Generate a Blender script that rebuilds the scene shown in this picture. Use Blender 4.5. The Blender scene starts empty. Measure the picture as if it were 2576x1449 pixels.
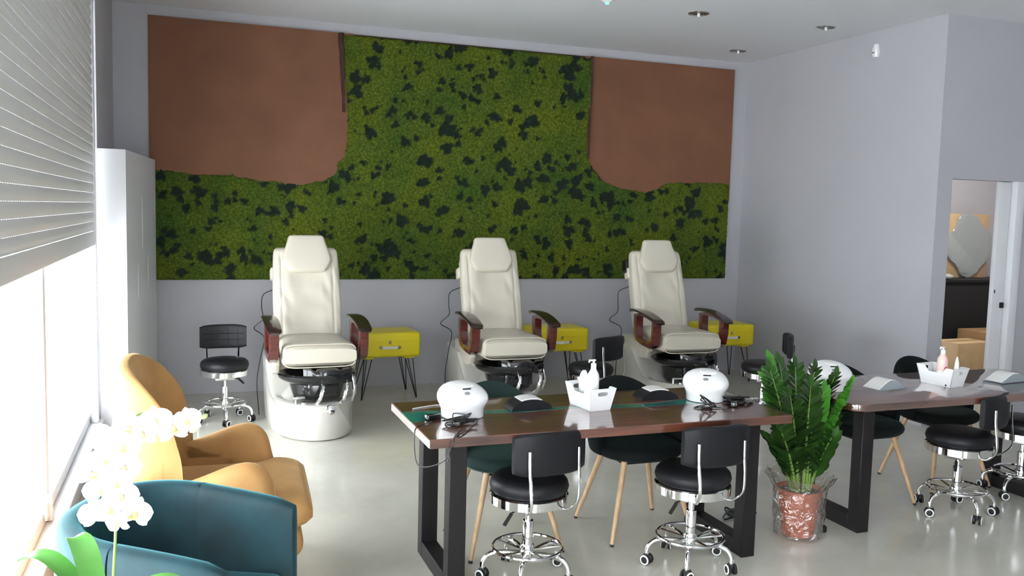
import bpy, bmesh, math, random
import numpy as np
from mathutils import Vector, Matrix, Euler, noise

C = bpy.context.scene.collection
PI = math.pi
random.seed(7)

# ------------------------------------------------------------------ camera
CAM_H = 1.73
F = 2200.0


def setup_camera():
    cx, cy = 1288.0, 724.5
    X = np.array([7239 - cx, 685 - cy, F]); X /= np.linalg.norm(X)
    Y = np.array([475 - cx, 512 - cy, F]); Y -= X * (X @ Y); Y /= np.linalg.norm(Y)
    Z = np.cross(X, Y)
    if Z[1] > 0:
        Z = -Z
    R = np.array([X, Y, Z])
    cd = bpy.data.cameras.new('camera')
    cam = bpy.data.objects.new('camera', cd)
    C.objects.link(cam)
    cd.sensor_width = 36.0
    cd.lens = F / 2576.0 * 36.0
    cd.clip_start = 0.05
    m = Matrix.Identity(4)
    cols = [R @ np.array([1, 0, 0]), R @ np.array([0, -1, 0]), R @ np.array([0, 0, -1])]
    for j, c in enumerate(cols):
        for i in range(3):
            m[i][j] = c[i]
    m[2][3] = CAM_H
    cam.matrix_world = m
    bpy.context.scene.camera = cam


setup_camera()

# ------------------------------------------------------------------ light and exposure
sc = bpy.context.scene
sc.view_settings.view_transform = 'Standard'
sc.view_settings.look = 'None'
sc.view_settings.gamma = 1
sc.view_settings.use_curve_mapping = False
sc.view_settings.exposure = 0.60

world = bpy.data.worlds.new('sky')
sc.world = world
world.use_nodes = True
bg = world.node_tree.nodes['Background']
bg.inputs['Color'].default_value = (0.91, 0.955, 1.0, 1)
bg.inputs['Strength'].default_value = 10.0


# added fill light to brighten the storage room, no fixture, out of view
_ld = bpy.data.lights.new('storage_fill', 'AREA'); _ld.shape = 'RECTANGLE'; _ld.size = 1.0; _ld.size_y = 0.4; _ld.energy = 45
_ld.color = (1.0, 0.96, 0.88)
_lo = bpy.data.objects.new('storage_fill', _ld); C.objects.link(_lo); _lo.location = (8.4, 7.2, 3.38)

# ------------------------------------------------------------------ material helpers
MATS = {}


def new_mat(name):
    m = bpy.data.materials.new(name); m.use_nodes = True
    nt = m.node_tree
    return m, nt, nt.nodes['Principled BSDF']


def principled(name, col, rough=0.5, metal=0.0, spec=0.5, coat=0.0, sheen=0.0, sheen_tint=None,
               bump=0.0, bscale=50.0, var=0.0, vscale=6.0, stretch=None, trans=0.0, sss=0.0, coat_rough=0.05):
    m, nt, p = new_mat(name)
    p.inputs['Base Color'].default_value = (*col, 1)
    p.inputs['Roughness'].default_value = rough
    p.inputs['Metallic'].default_value = metal
    p.inputs['Specular IOR Level'].default_value = spec
    p.inputs['Coat Weight'].default_value = coat
    p.inputs['Coat Roughness'].default_value = coat_rough
    p.inputs['Sheen Weight'].default_value = sheen
    p.inputs['Sheen Roughness'].default_value = 0.35
    if sheen_tint:
        p.inputs['Sheen Tint'].default_value = (*sheen_tint, 1)
    p.inputs['Transmission Weight'].default_value = trans
    if sss:
        p.inputs['Subsurface Weight'].default_value = sss
        p.inputs['Subsurface Radius'].default_value = (0.02, 0.02, 0.02)
    if bump or var:
        tc = nt.nodes.new('ShaderNodeTexCoord')
        src = tc.outputs['Object']
        if stretch:
            mp = nt.nodes.new('ShaderNodeMapping'); mp.inputs['Scale'].default_value = stretch
            nt.links.new(src, mp.inputs['Vector']); src = mp.outputs['Vector']
    if var:
        n = nt.nodes.new('ShaderNodeTexNoise'); n.inputs['Scale'].default_value = vscale
        n.inputs['Detail'].default_value = 6
        nt.links.new(src, n.inputs['Vector'])
        cr = nt.nodes.new('ShaderNodeValToRGB')
        cr.color_ramp.elements[0].position = 0.3; cr.color_ramp.elements[1].position = 0.7
        a = [max(0, c * (1 - var)) for c in col]; b = [min(1, c * (1 + var)) for c in col]
        cr.color_ramp.elements[0].color = (*a, 1); cr.color_ramp.elements[1].color = (*b, 1)
        nt.links.new(n.outputs['Fac'], cr.inputs['Fac'])
        nt.links.new(cr.outputs['Color'], p.inputs['Base Color'])
    if bump:
        n = nt.nodes.new('ShaderNodeTexNoise'); n.inputs['Scale'].default_value = bscale
        n.inputs['Detail'].default_value = 4
        nt.links.new(src, n.inputs['Vector'])
        b = nt.nodes.new('ShaderNodeBump'); b.inputs['Strength'].default_value = bump
        b.inputs['Distance'].default_value = 0.01
        nt.links.new(n.outputs['Fac'], b.inputs['Height'])
        nt.links.new(b.outputs['Normal'], p.inputs['Normal'])
    MATS[name] = m
    return m


def thin_glass(name, tint, fac, rough=0.02, bump=0.0, bscale=20):
    m = bpy.data.materials.new(name); m.use_nodes = True
    nt = m.node_tree; nt.nodes.clear()
    out = nt.nodes.new('ShaderNodeOutputMaterial')
    mix = nt.nodes.new('ShaderNodeMixShader')
    tr = nt.nodes.new('ShaderNodeBsdfTransparent'); tr.inputs['Color'].default_value = (*tint, 1)
    gl = nt.nodes.new('ShaderNodeBsdfGlossy'); gl.inputs['Roughness'].default_value = rough
    lw = nt.nodes.new('ShaderNodeLayerWeight'); lw.inputs['Blend'].default_value = 0.5
    pw = nt.nodes.new('ShaderNodeMath'); pw.operation = 'POWER'; pw.inputs[1].default_value = 5.0 if fac < 0.2 else 2.0
    mr = nt.nodes.new('ShaderNodeMapRange'); mr.inputs['To Min'].default_value = fac; mr.inputs['To Max'].default_value = 0.9
    nt.links.new(lw.outputs['Facing'], pw.inputs[0]); nt.links.new(pw.outputs[0], mr.inputs['Value'])
    nt.links.new(mr.outputs['Result'], mix.inputs['Fac'])
    nt.links.new(tr.outputs[0], mix.inputs[1]); nt.links.new(gl.outputs[0], mix.inputs[2])
    nt.links.new(mix.outputs[0], out.inputs['Surface'])
    if bump:
        tc = nt.nodes.new('ShaderNodeTexCoord')
        n = nt.nodes.new('ShaderNodeTexNoise'); n.inputs['Scale'].default_value = bscale
        n.inputs['Detail'].default_value = 3; n.inputs['Distortion'].default_value = 1.5
        nt.links.new(tc.outputs['Object'], n.inputs['Vector'])
        b = nt.nodes.new('ShaderNodeBump'); b.inputs['Strength'].default_value = bump
        b.inputs['Distance'].default_value = 0.02
        nt.links.new(n.outputs['Fac'], b.inputs['Height'])
        nt.links.new(b.outputs['Normal'], gl.inputs['Normal']); nt.links.new(b.outputs['Normal'], lw.inputs['Normal'])
    MATS[name] = m
    return m


def emit(name, col, s):
    m = bpy.data.materials.new(name); m.use_nodes = True
    nt = m.node_tree; p = nt.nodes['Principled BSDF']
    p.inputs['Base Color'].default_value = (*col, 1)
    p.inputs['Emission Color'].default_value = (*col, 1); p.inputs['Emission Strength'].default_value = s
    return m


W_PAINT = principled('wall_paint', (0.46, 0.452, 0.482), 0.7, bump=0.04, bscale=180, var=0.02, vscale=1.5)
C_PAINT = principled('ceiling_paint', (0.68, 0.68, 0.705), 0.8)
WHITE_FRAME = principled('white_painted_frame', (0.72, 0.72, 0.74), 0.45)
SHUTTER = principled('shutter_aluminium', (0.66, 0.66, 0.65), 0.5)
PAVING = principled('outdoor_paving', (0.6, 0.6, 0.58), 0.9, var=0.1)
CREAM = principled('cream_leather', (0.60, 0.555, 0.455), 0.45, bump=0.10, bscale=160)
PEARL = principled('pearl_white_shell', (0.62, 0.60, 0.55), 0.2, coat=0.6)
BLK_GLOSS = principled('black_gloss_plastic', (0.008, 0.008, 0.009), 0.12, coat=0.5)
MAHOG = principled('mahogany_lacquer', (0.085, 0.014, 0.010), 0.2, coat=0.8, var=0.35, vscale=9, stretch=(1, 1, 5))
MAHOG_DK = principled('dark_lacquer_pad', (0.02, 0.009, 0.008), 0.25, coat=0.5)
CHROME = principled('chrome', (0.82, 0.82, 0.82), 0.10, metal=1)
BRUSHED = principled('satin_metal', (0.62, 0.62, 0.60), 0.3, metal=1)
BLK_LEATHER = principled('black_leather', (0.008, 0.008, 0.010), 0.45, spec=0.28, bump=0.08, bscale=200)
BLK_VELVET = principled('black_velvet', (0.006, 0.008, 0.008), 0.9, spec=0.2, sheen=0.12, sheen_tint=(0.3, 0.5, 0.45))
MUSTARD = principled('mustard_velvet', (0.47, 0.25, 0.085), 0.75, sheen=0.5, sheen_tint=(1.0, 0.75, 0.4), var=0.12, vscale=7)
TEAL = principled('teal_velvet', (0.003, 0.032, 0.042), 0.7, sheen=0.45, sheen_tint=(0.2, 0.75, 0.85), var=0.75, vscale=3)
OAK = principled('oak_leg', (0.52, 0.34, 0.19), 0.45, var=0.18, vscale=8, stretch=(6, 6, 1))
BLK_METAL = principled('black_steel', (0.010, 0.008, 0.009), 0.5, spec=0.3)
BLK_RUBBER = principled('black_rubber', (0.010, 0.010, 0.010), 0.6)
YELLOW = principled('yellow_vinyl', (0.82, 0.68, 0.015), 0.4, bump=0.05, bscale=200)
WHITE_PL = principled('white_plastic', (0.84, 0.84, 0.84), 0.25, coat=0.3)
WHITE_SATIN = principled('white_satin', (0.80, 0.79, 0.76), 0.4)
GREY_PL = principled('grey_plastic', (0.25, 0.25, 0.26), 0.35)
GREY_CLOTH = principled('grey_pad', (0.30, 0.34, 0.36), 0.7)
PINK_LIQ = principled('pink_lotion', (0.80, 0.55, 0.50), 0.3)
RED_DROP = principled('red_print', (0.60, 0.05, 0.07), 0.5)
TERRA = principled('terracotta', (0.46, 0.12, 0.055), 0.6, var=0.12, vscale=9)
SOIL = principled('potting_soil', (0.02, 0.014, 0.010), 0.95, bump=0.8, bscale=60)
STEM = principled('green_stem', (0.16, 0.26, 0.055), 0.45)
LEAF = principled('glossy_dark_leaf', (0.024, 0.070, 0.012), 0.28, var=0.5, vscale=9)
LEAF_LT = principled('glossy_fresh_leaf', (0.05, 0.20, 0.02), 0.3, var=0.35, vscale=9)
ORCH_LEAF = principled('orchid_leaf', (0.10, 0.30, 0.06), 0.35, var=0.15)
PETAL = principled('orchid_petal', (0.90, 0.89, 0.90), 0.5, sss=0.2)
LIP = principled('orchid_lip', (0.80, 0.66, 0.25), 0.5)
BUD = principled('orchid_bud', (0.55, 0.62, 0.30), 0.5)
CARTON = principled('cardboard', (0.30, 0.17, 0.075), 0.8, var=0.1, vscale=5)
CARTON_LT = principled('light_cardboard', (0.52, 0.36, 0.20), 0.8, var=0.1, vscale=5)
FILM = principled('silver_wrap_film', (0.40, 0.43, 0.43), 0.16, metal=0.35, coat=0.6, bump=1.0, bscale=7)
BLK_CLOTH = principled('black_cloth', (0.006, 0.006, 0.007), 0.85)
BRASS = principled('worn_brass', (0.42, 0.33, 0.16), 0.35, metal=1)
CABLE = principled('black_cable', (0.010, 0.010, 0.010), 0.35)
CABLE_W = principled('white_cable', (0.70, 0.70, 0.68), 0.4)
RECESS = principled('lamp_recess', (0.20, 0.19, 0.18), 0.4, metal=0.6)
BULB = principled('bulb_glass', (0.85, 0.85, 0.85), 0.15, coat=1)
GLASS = thin_glass('window_glass', (0.97, 0.98, 0.98), 0.05)
CELLO = thin_glass('cellophane', (0.95, 0.92, 0.90), 0.22, rough=0.12, bump=1.0, bscale=16)
GREEN_LED = emit('green_led', (0.05, 1.0, 0.5), 4.0)


def floor_material():
    m, nt, p = new_mat('resin_floor')
    tc = nt.nodes.new('ShaderNodeTexCoord')
    n1 = nt.nodes.new('ShaderNodeTexNoise'); n1.inputs['Scale'].default_value = 1.3; n1.inputs['Detail'].default_value = 8
    n1.inputs['Roughness'].default_value = 0.65
    cr = nt.nodes.new('ShaderNodeValToRGB')
    cr.color_ramp.elements[0].position = 0.30; cr.color_ramp.elements[0].color = (0.46, 0.445, 0.38, 1)
    cr.color_ramp.elements[1].position = 0.72; cr.color_ramp.elements[1].color = (0.58, 0.565, 0.49, 1)
    nt.links.new(tc.outputs['Object'], n1.inputs['Vector'])
    nt.links.new(n1.outputs['Fac'], cr.inputs['Fac'])
    nt.links.new(cr.outputs['Color'], p.inputs['Base Color'])
    n2 = nt.nodes.new('ShaderNodeTexNoise'); n2.inputs['Scale'].default_value = 3.0; n2.inputs['Detail'].default_value = 5
    mr = nt.nodes.new('ShaderNodeMapRange')
    mr.inputs['To Min'].default_value = 0.09; mr.inputs['To Max'].default_value = 0.22
    nt.links.new(tc.outputs['Object'], n2.inputs['Vector']); nt.links.new(n2.outputs['Fac'], mr.inputs['Value'])
    nt.links.new(mr.outputs['Result'], p.inputs['Roughness'])
    p.inputs['Specular IOR Level'].default_value = 0.6
    b = nt.nodes.new('ShaderNodeBump'); b.inputs['Strength'].default_value = 0.04; b.inputs['Distance'].default_value = 0.02
    n3 = nt.nodes.new('ShaderNodeTexNoise'); n3.inputs['Scale'].default_value = 9
    nt.links.new(tc.outputs['Object'], n3.inputs['Vector'])
    nt.links.new(n3.outputs['Fac'], b.inputs['Height']); nt.links.new(b.outputs['Normal'], p.inputs['Normal'])
    return m


FLOOR = floor_material()


def wood_table_material():
    m, nt, p = new_mat('red_brown_wood')
    tc = nt.nodes.new('ShaderNodeTexCoord')
    mp = nt.nodes.new('ShaderNodeMapping'); mp.inputs['Scale'].default_value = (0.8, 9, 9)
    n = nt.nodes.new('ShaderNodeTexNoise'); n.inputs['Scale'].default_value = 2.2; n.inputs['Detail'].default_value = 8
    n.inputs['Distortion'].default_value = 0.6
    cr = nt.nodes.new('ShaderNodeValToRGB')
    cr.color_ramp.elements[0].position = 0.3; cr.color_ramp.elements[0].color = (0.040, 0.012, 0.007, 1)
    cr.color_ramp.elements[1].position = 0.72; cr.color_ramp.elements[1].color = (0.155, 0.048, 0.026, 1)
    nt.links.new(tc.outputs['Object'], mp.inputs['Vector']); nt.links.new(mp.outputs['Vector'], n.inputs['Vector'])
    nt.links.new(n.outputs['Fac'], cr.inputs['Fac']); nt.links.new(cr.outputs['Color'], p.inputs['Base Color'])
    p.inputs['Roughness'].default_value = 0.35
    p.inputs['Coat Weight'].default_value = 1.0; p.inputs['Coat Roughness'].default_value = 0.06; p.inputs['Coat IOR'].default_value = 1.7
    return m


WOOD = wood_table_material()
WOOD_GLOSS = WOOD.copy(); WOOD_GLOSS.name = 'glossy_red_brown_wood'
_p = WOOD_GLOSS.node_tree.nodes['Principled BSDF']
_p.inputs['Coat Weight'].default_value = 1.0; _p.inputs['Coat IOR'].default_value = 2.6; _p.inputs['Coat Roughness'].default_value = 0.05
EPOXY = principled('teal_epoxy', (0.005, 0.17, 0.145), 0.15, coat=1.0, var=0.5, vscale=7)


def moss_material():
    m, nt, p = new_mat('preserved_moss')
    tc = nt.nodes.new('ShaderNodeTexCoord')
    at = nt.nodes.new('ShaderNodeAttribute'); at.attribute_name = 'dark'
    # broad patches of lime, mid and blue-ish green moss
    n = nt.nodes.new('ShaderNodeTexNoise'); n.inputs['Scale'].default_value = 1.6; n.inputs['Detail'].default_value = 3
    nt.links.new(tc.outputs['Object'], n.inputs['Vector'])
    cr = nt.nodes.new('ShaderNodeValToRGB')
    e = cr.color_ramp.elements
    e[0].position = 0.30; e[0].color = (0.055, 0.128, 0.020, 1)
    e[1].position = 0.72; e[1].color = (0.158, 0.195, 0.014, 1)
    k = e.new(0.5); k.color = (0.110, 0.163, 0.018, 1)
    nt.links.new(n.outputs['Fac'], cr.inputs['Fac'])
    # clump scale variation
    v = nt.nodes.new('ShaderNodeTexVoronoi'); v.inputs['Scale'].default_value = 42
    nt.links.new(tc.outputs['Object'], v.inputs['Vector'])
    mr = nt.nodes.new('ShaderNodeMapRange'); mr.inputs['From Max'].default_value = 0.7
    mr.inputs['To Min'].default_value = 1.15; mr.inputs['To Max'].default_value = 0.58
    nt.links.new(v.outputs['Distance'], mr.inputs['Value'])
    mul = nt.nodes.new('ShaderNodeMixRGB'); mul.blend_type = 'MULTIPLY'; mul.inputs['Fac'].default_value = 1
    nt.links.new(cr.outputs['Color'], mul.inputs['Color1']); nt.links.new(mr.outputs['Result'], mul.inputs['Color2'])
    mix = nt.nodes.new('ShaderNodeMixRGB'); mix.inputs['Color2'].default_value = (0.016, 0.026, 0.018, 1)
    nt.links.new(at.outputs['Fac'], mix.inputs['Fac']); nt.links.new(mul.outputs['Color'], mix.inputs['Color1'])
    nt.links.new(mix.outputs['Color'], p.inputs['Base Color'])
    p.inputs['Roughness'].default_value = 0.9; p.inputs['Specular IOR Level'].default_value = 0.15
    n2 = nt.nodes.new('ShaderNodeTexNoise'); n2.inputs['Scale'].default_value = 70; n2.inputs['Detail'].default_value = 5
    nt.links.new(tc.outputs['Object'], n2.inputs['Vector'])
    b = nt.nodes.new('ShaderNodeBump'); b.inputs['Strength'].default_value = 0.9; b.inputs['Distance'].default_value = 0.02
    nt.links.new(n2.outputs['Fac'], b.inputs['Height']); nt.links.new(b.outputs['Normal'], p.inputs['Normal'])
    return m


MOSS = moss_material()
BACKING_SHADE = principled('dark_backing_and_edge_shade', (0.060, 0.026, 0.018), 0.9, bump=0.8, bscale=30, var=0.3)  # mural backing board colour, also the modelled shade at the moss edges


def rust_board_material():
    m, nt, p = new_mat('rust_brown_board')
    tc = nt.nodes.new('ShaderNodeTexCoord')
    n = nt.nodes.new('ShaderNodeTexNoise'); n.inputs['Scale'].default_value = 2.2; n.inputs['Detail'].default_value = 6
    nt.links.new(tc.outputs['Object'], n.inputs['Vector'])
    cr = nt.nodes.new('ShaderNodeValToRGB')
    cr.color_ramp.elements[0].position = 0.3; cr.color_ramp.elements[0].color = (0.170, 0.070, 0.036, 1)
    cr.color_ramp.elements[1].position = 0.75; cr.color_ramp.elements[1].color = (0.225, 0.094, 0.048, 1)
    nt.links.new(n.outputs['Fac'], cr.inputs['Fac']); nt.links.new(cr.outputs['Color'], p.inputs['Base Color'])
    p.inputs['Roughness'].default_value = 0.75
    n2 = nt.nodes.new('ShaderNodeTexNoise'); n2.inputs['Scale'].default_value = 90; n2.inputs['Detail'].default_value = 4
    nt.links.new(tc.outputs['Object'], n2.inputs['Vector'])
    b = nt.nodes.new('ShaderNodeBump'); b.inputs['Strength'].default_value = 0.25; b.inputs['Distance'].default_value = 0.01
    nt.links.new(n2.outputs['Fac'], b.inputs['Height']); nt.links.new(b.outputs['Normal'], p.inputs['Normal'])
    return m


RUST = rust_board_material()

# ------------------------------------------------------------------ object helpers


def obj(name, bm, mat, parent=None, angle=38, loc=None):
    me = bpy.data.meshes.new(name)
    bmesh.ops.recalc_face_normals(bm, faces=bm.faces[:])
    ca = math.radians(angle)
    for f in bm.faces:
        f.smooth = True
    for e in bm.edges:
        if len(e.link_faces) == 2:
            try:
                if e.calc_face_angle() > ca:
                    e.smooth = False
            except ValueError:
                pass
    bm.to_mesh(me); bm.free()
    o = bpy.data.objects.new(name, me)
    for mm in (mat if isinstance(mat, (list, tuple)) else [mat]):
        me.materials.append(mm)
    C.objects.link(o)
    if parent:
        o.parent = parent
    if loc:
        o.location = loc
    return o


def thing(name, label, cat, loc=(0, 0, 0), rz=0.0, group=None):
    o = bpy.data.objects.new(name, None); C.objects.link(o)
    o.empty_display_size = 0.1
    o.location = loc; o.rotation_euler = (0, 0, rz)
    o['label'] = label; o['category'] = cat
    if group:
        o['group'] = group
    return o


def tag(o, label, cat, group=None):
    o['label'] = label; o['category'] = cat
    if group:
        o['group'] = group
    return o


def struct(name, bm, mat, parent=None, angle=38):
    o = obj(name, bm, mat, parent, angle)
    if parent is None:
        o['kind'] = 'structure'
    return o


def dup(root, loc, rz, label, group=None):
    r = root.copy(); C.objects.link(r); r.location = loc; r.rotation_euler = (0, 0, rz)
    r['label'] = label
    if group:
        r['group'] = group
    for ch in list(root.children):
        c = ch.copy(); C.objects.link(c); c.parent = r
        for g in list(ch.children):
            d = g.copy(); C.objects.link(d); d.parent = c
    return r


def NB():
    return bmesh.new()


def merge(bm, t, mtx=None):
    if mtx is not None:
        bmesh.ops.transform(t, matrix=mtx, verts=t.verts[:])
    me = bpy.data.meshes.new('tmp'); t.to_mesh(me); t.free()
    bm.from_mesh(me); bpy.data.meshes.remove(me)


def box(bm, c, s, r=0.0, seg=3, rot=None):
    t = bmesh.new()
    bmesh.ops.create_cube(t, size=1.0)
    bmesh.ops.scale(t, vec=Vector(s), verts=t.verts[:])
    if r > 0:
        r = min(r, min(s) * 0.49)
        bmesh.ops.bevel(t, geom=t.edges[:], offset=r, segments=seg, profile=0.5, affect='EDGES')
    m = Matrix.Translation(Vector(c))
    if rot:
        m = m @ Euler(rot).to_matrix().to_4x4()
    merge(bm, t, m)


def span(bm, x0, x1, y0, y1, z0, z1, r=0.0, seg=2):
    box(bm, ((x0 + x1) / 2, (y0 + y1) / 2, (z0 + z1) / 2), (abs(x1 - x0), abs(y1 - y0), abs(z1 - z0)), r, seg)


def smooth_path(pts, k=6, closed=False):
    P = [Vector(p) for p in pts]
    n = len(P); out = []
    rng = range(n) if closed else range(n - 1)
    for i in rng:
        if closed:
            a, b, c, d = P[(i - 1) % n], P[i], P[(i + 1) % n], P[(i + 2) % n]
        else:
            a = P[i - 1] if i > 0 else P[i] * 2 - P[i + 1]
            b, c = P[i], P[i + 1]
            d = P[i + 2] if i + 2 < n else P[i + 1] * 2 - P[i]
        for j in range(k):
            t = j / k
            out.append(0.5 * ((2 * b) + (c - a) * t + (2 * a - 5 * b + 4 * c - d) * t * t + (3 * b - a - 3 * c + d) * t ** 3))
    if not closed:
        out.append(P[-1])
    return out


def loft(bm, rings, cap0=True, cap1=True, closed_path=False):
    vs = [[bm.verts.new(Vector(p)) for p in r] for r in rings]
    n = len(vs[0]); L = len(vs)
    for i in range(L if closed_path else L - 1):
        a, b = vs[i], vs[(i + 1) % L]
        for j in range(n):
            bm.faces.new((a[j], a[(j + 1) % n], b[(j + 1) % n], b[j]))
    if not closed_path:
        if cap0:
            bm.faces.new(vs[0][::-1])
        if cap1:
            bm.faces.new(vs[-1])
    return vs


def tube(bm, pts, r, n=8, closed=False, cap=True, flat=None):
    P = [Vector(p) for p in pts]
    L = len(P)
    rings = []
    up = None
    for i in range(L):
        if closed:
            t = (P[(i + 1) % L] - P[(i - 1) % L])
        elif i == 0:
            t = P[1] - P[0]
        elif i == L - 1:
            t = P[-1] - P[-2]
        else:
            t = P[i + 1] - P[i - 1]
        if t.length < 1e-9:
            t = Vector((0, 0, 1))
        t.normalize()
        if up is None:
            up = Vector((0, 0, 1)) if abs(t.z) < 0.9 else Vector((1, 0, 0))
        s = t.cross(up)
        if s.length < 1e-6:
            s = t.orthogonal()
        s.normalize(); up = s.cross(t).normalized()
        rr = r[i] if isinstance(r, (list, tuple)) else r
        fy = flat if flat else 1.0
        rings.append([P[i] + s * math.cos(2 * PI * j / n) * rr + up * math.sin(2 * PI * j / n) * rr * fy for j in range(n)])
    loft(bm, rings, cap, cap, closed)


def lathe(bm, prof, n=32, c=(0, 0, 0), sx=1.0, sy=1.0, mtx=None, cap0=True, cap1=True):
    t = bmesh.new()
    rings = []
    for r, z in prof:
        rings.append([Vector((r * math.cos(2 * PI * j / n) * sx, r * math.sin(2 * PI * j / n) * sy, z)) for j in range(n)])
    loft(t, rings, cap0, cap1)
    m = Matrix.Translation(Vector(c))
    if mtx is not None:
        m = m @ mtx
    merge(bm, t, m)


def cyl(bm, a, b, r, n=16, r2=None):
    a, b = Vector(a), Vector(b)
    tube(bm, [a, b], [r, r2 if r2 is not None else r], n)


def prism(bm, outline, d0, d1, plane='xz', r=0.0, seg=3):
    """outline of (u,v) points extruded between d0 and d1 along the third axis"""
    t = bmesh.new()

    def P(u, v, d):
        return {'xz': (u, d, v), 'yz': (d, u, v), 'xy': (u, v, d)}[plane]
    a = [t.verts.new(P(u, v, d0)) for u, v in outline]
    b = [t.verts.new(P(u, v, d1)) for u, v in outline]
    n = len(a)
    t.faces.new(a); t.faces.new(b[::-1])
    for i in range(n):
        t.faces.new((a[i], b[i], b[(i + 1) % n], a[(i + 1) % n]))
    if r > 0:
        rim = [e for e in t.edges if (e.verts[0] in a and e.verts[1] in a) or (e.verts[0] in b and e.verts[1] in b)]
        bmesh.ops.bevel(t, geom=rim, offset=r, segments=seg, profile=0.5, affect='EDGES')
    merge(bm, t)


def frame_prism(bm, outer, inner, d0, d1, plane='yz', r=0.0):
    """ring-shaped slab: outer and inner outlines with the same number of points"""
    def P(u, v, d):
        return Vector({'xz': (u, d, v), 'yz': (d, u, v), 'xy': (u, v, d)}[plane])
    rr = r
    rings = []
    n = len(outer)

    def lerp(k):
        return [(o[0] + (i[0] - o[0]) * k, o[1] + (i[1] - o[1]) * k) for o, i in zip(outer, inner)]
    for k, d in ((0.0, d0 + rr), (0.12, d0), (0.88, d0), (1.0, d0 + rr), (1.0, d1 - rr), (0.88, d1), (0.12, d1), (0.0, d1 - rr)):
        rings.append([P(u, v, d) for u, v in lerp(k)])
    loft(bm, rings, closed_path=True)


def cushion(bm, outline, d0, d1, inset=0.03, plane='xz'):
    """soft slab: rounded outline, both faces domed"""
    def P(u, v, d):
        return Vector({'xz': (u, d, v), 'yz': (d, u, v), 'xy': (u, v, d)}[plane])
    n = len(outline)
    cu = sum(p[0] for p in outline) / n; cv = sum(p[1] for p in outline) / n
    mid, h = (d0 + d1) / 2, (d1 - d0) / 2
    nr = []
    for i in range(n):
        a, c = outline[i - 1], outline[(i + 1) % n]
        t = Vector((c[0] - a[0], c[1] - a[1])).normalized(); m = Vector((-t.y, t.x))
        p = Vector(outline[i])
        if m.dot(Vector((cu, cv)) - p) < 0:
            m = -m
        nr.append(m)

    def ring(ins, d, k=1.0):
        return [P(cu + (outline[i][0] + nr[i].x * ins - cu) * k, cv + (outline[i][1] + nr[i].y * ins - cv) * k, d) for i in range(n)]
    rings = [ring(inset, mid - h * 1.03, 0.02), ring(inset, mid - h * 1.03, 0.6)]
    K = 8
    for q in range(K + 1):
        a = -PI / 2 + PI * q / K
        rings.append(ring(inset * (1 - math.cos(a)), mid + h * math.sin(a)))
    rings += [ring(inset, mid + h * 1.03, 0.6), ring(inset, mid + h * 1.03, 0.02)]
    loft(bm, rings)


def sgnp(v, e):
    return math.copysign(abs(v) ** e, v)


def sring(cx, cy, z, rx, ry, e=0.5, n=48):
    return [Vector((cx + rx * sgnp(math.cos(2 * PI * j / n), e), cy + ry * sgnp(math.sin(2 * PI * j / n), e), z)) for j in range(n)]


def pad(bm, c, rx, ry, h, e=0.5, edge=0.35, n=48, dome=0.0):
    """soft upholstered pad, horizontal, centre at c (bottom z)"""
    rings = []
    K = 7
    for i in range(K):
        a = -PI / 2 + PI * i / (K - 1)
        s = 1 - edge * (1 - math.cos(a)) * (h / max(rx, ry))
        z = c[2] + h / 2 + h / 2 * math.sin(a)
        rings.append(sring(c[0], c[1], z, rx * s, ry * s, e, n))
    vs = loft(bm, rings, True, False)
    last = rings[-1]
    prev = vs[-1]
    for s, dz in ((0.7, dome * 0.6), (0.35, dome * 0.9)):
        r = [bm.verts.new((c[0] + (p.x - c[0]) * s, c[1] + (p.y - c[1]) * s, p.z + dz)) for p in last]
        for j in range(n):
            bm.faces.new((prev[j], prev[(j + 1) % n], r[(j + 1) % n], r[j]))
        prev = r
    ce = bm.verts.new((c[0], c[1], last[0].z + dome))
    for j in range(n):
        bm.faces.new((prev[j], prev[(j + 1) % n], ce))


# ------------------------------------------------------------------ room dimensions
XW = -0.60       # left glazed wall
YB = 8.373       # back wall
XR = 5.83        # right wall
YD = 5.63        # wall with the storage doorway
ZC = 3.434       # ceiling

b = NB(); span(b, -0.9, 10.3, -3.4, 9.2, -0.06, 0); struct('floor', b, FLOOR)
b = NB(); span(b, -0.9, 10.3, -3.4, 9.2, ZC, ZC + 0.1); struct('ceiling', b, C_PAINT)
b = NB(); span(b, -0.75, XR + 0.12, YB, YB + 0.12, 0, ZC); struct('wall_back', b, W_PAINT)
b = NB(); span(b, XR, XR + 0.12, YD + 0.12, YB, 0, ZC); struct('wall_right', b, W_PAINT)
DX0, DX1, DZ = 5.99, 6.80, 2.10
b = NB()
span(b, XR, DX0, YD, YD + 0.12, 0, ZC); span(b, DX0, DX1, YD, YD + 0.12, DZ, ZC); span(b, DX1, 10.2, YD, YD + 0.12, 0, ZC)
struct('wall_doorway', b, W_PAINT)
# left wall: parapet under the glazing, head above it, pier at the far end
b = NB()
span(b, XW - 0.15, XW, -3.2, 6.86, 0, 0.15); span(b, XW - 0.15, XW, -3.2, 6.86, 3.2, ZC)
span(b, XW - 0.15, XW, 6.86, YB, 0, ZC); span(b, XW - 0.15, XW, -3.2, -2.4, 0.15, 3.2); span(b, XW - 0.15, XW, 0.1, 0.4, 0.15, 3.2)
struct('wall_left', b, W_PAINT)
# wall behind the camera with its glazing opening
b = NB()
span(b, -0.6, 9.4, -3.2, -3.08, 2.5, ZC); span(b, -0.6, 9.4, -3.2, -3.08, 0, 0.1)
span(b, -0.6, 0.3, -3.2, -3.08, 0.1, 2.5); span(b, 1.6, 9.4, -3.2, -3.08, 0.1, 2.5)
struct('wall_front', b, W_PAINT)
b = NB(); span(b, 9.0, 9.12, -3.08, YD, 0, ZC)
struct('wall_side', b, W_PAINT)
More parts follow.
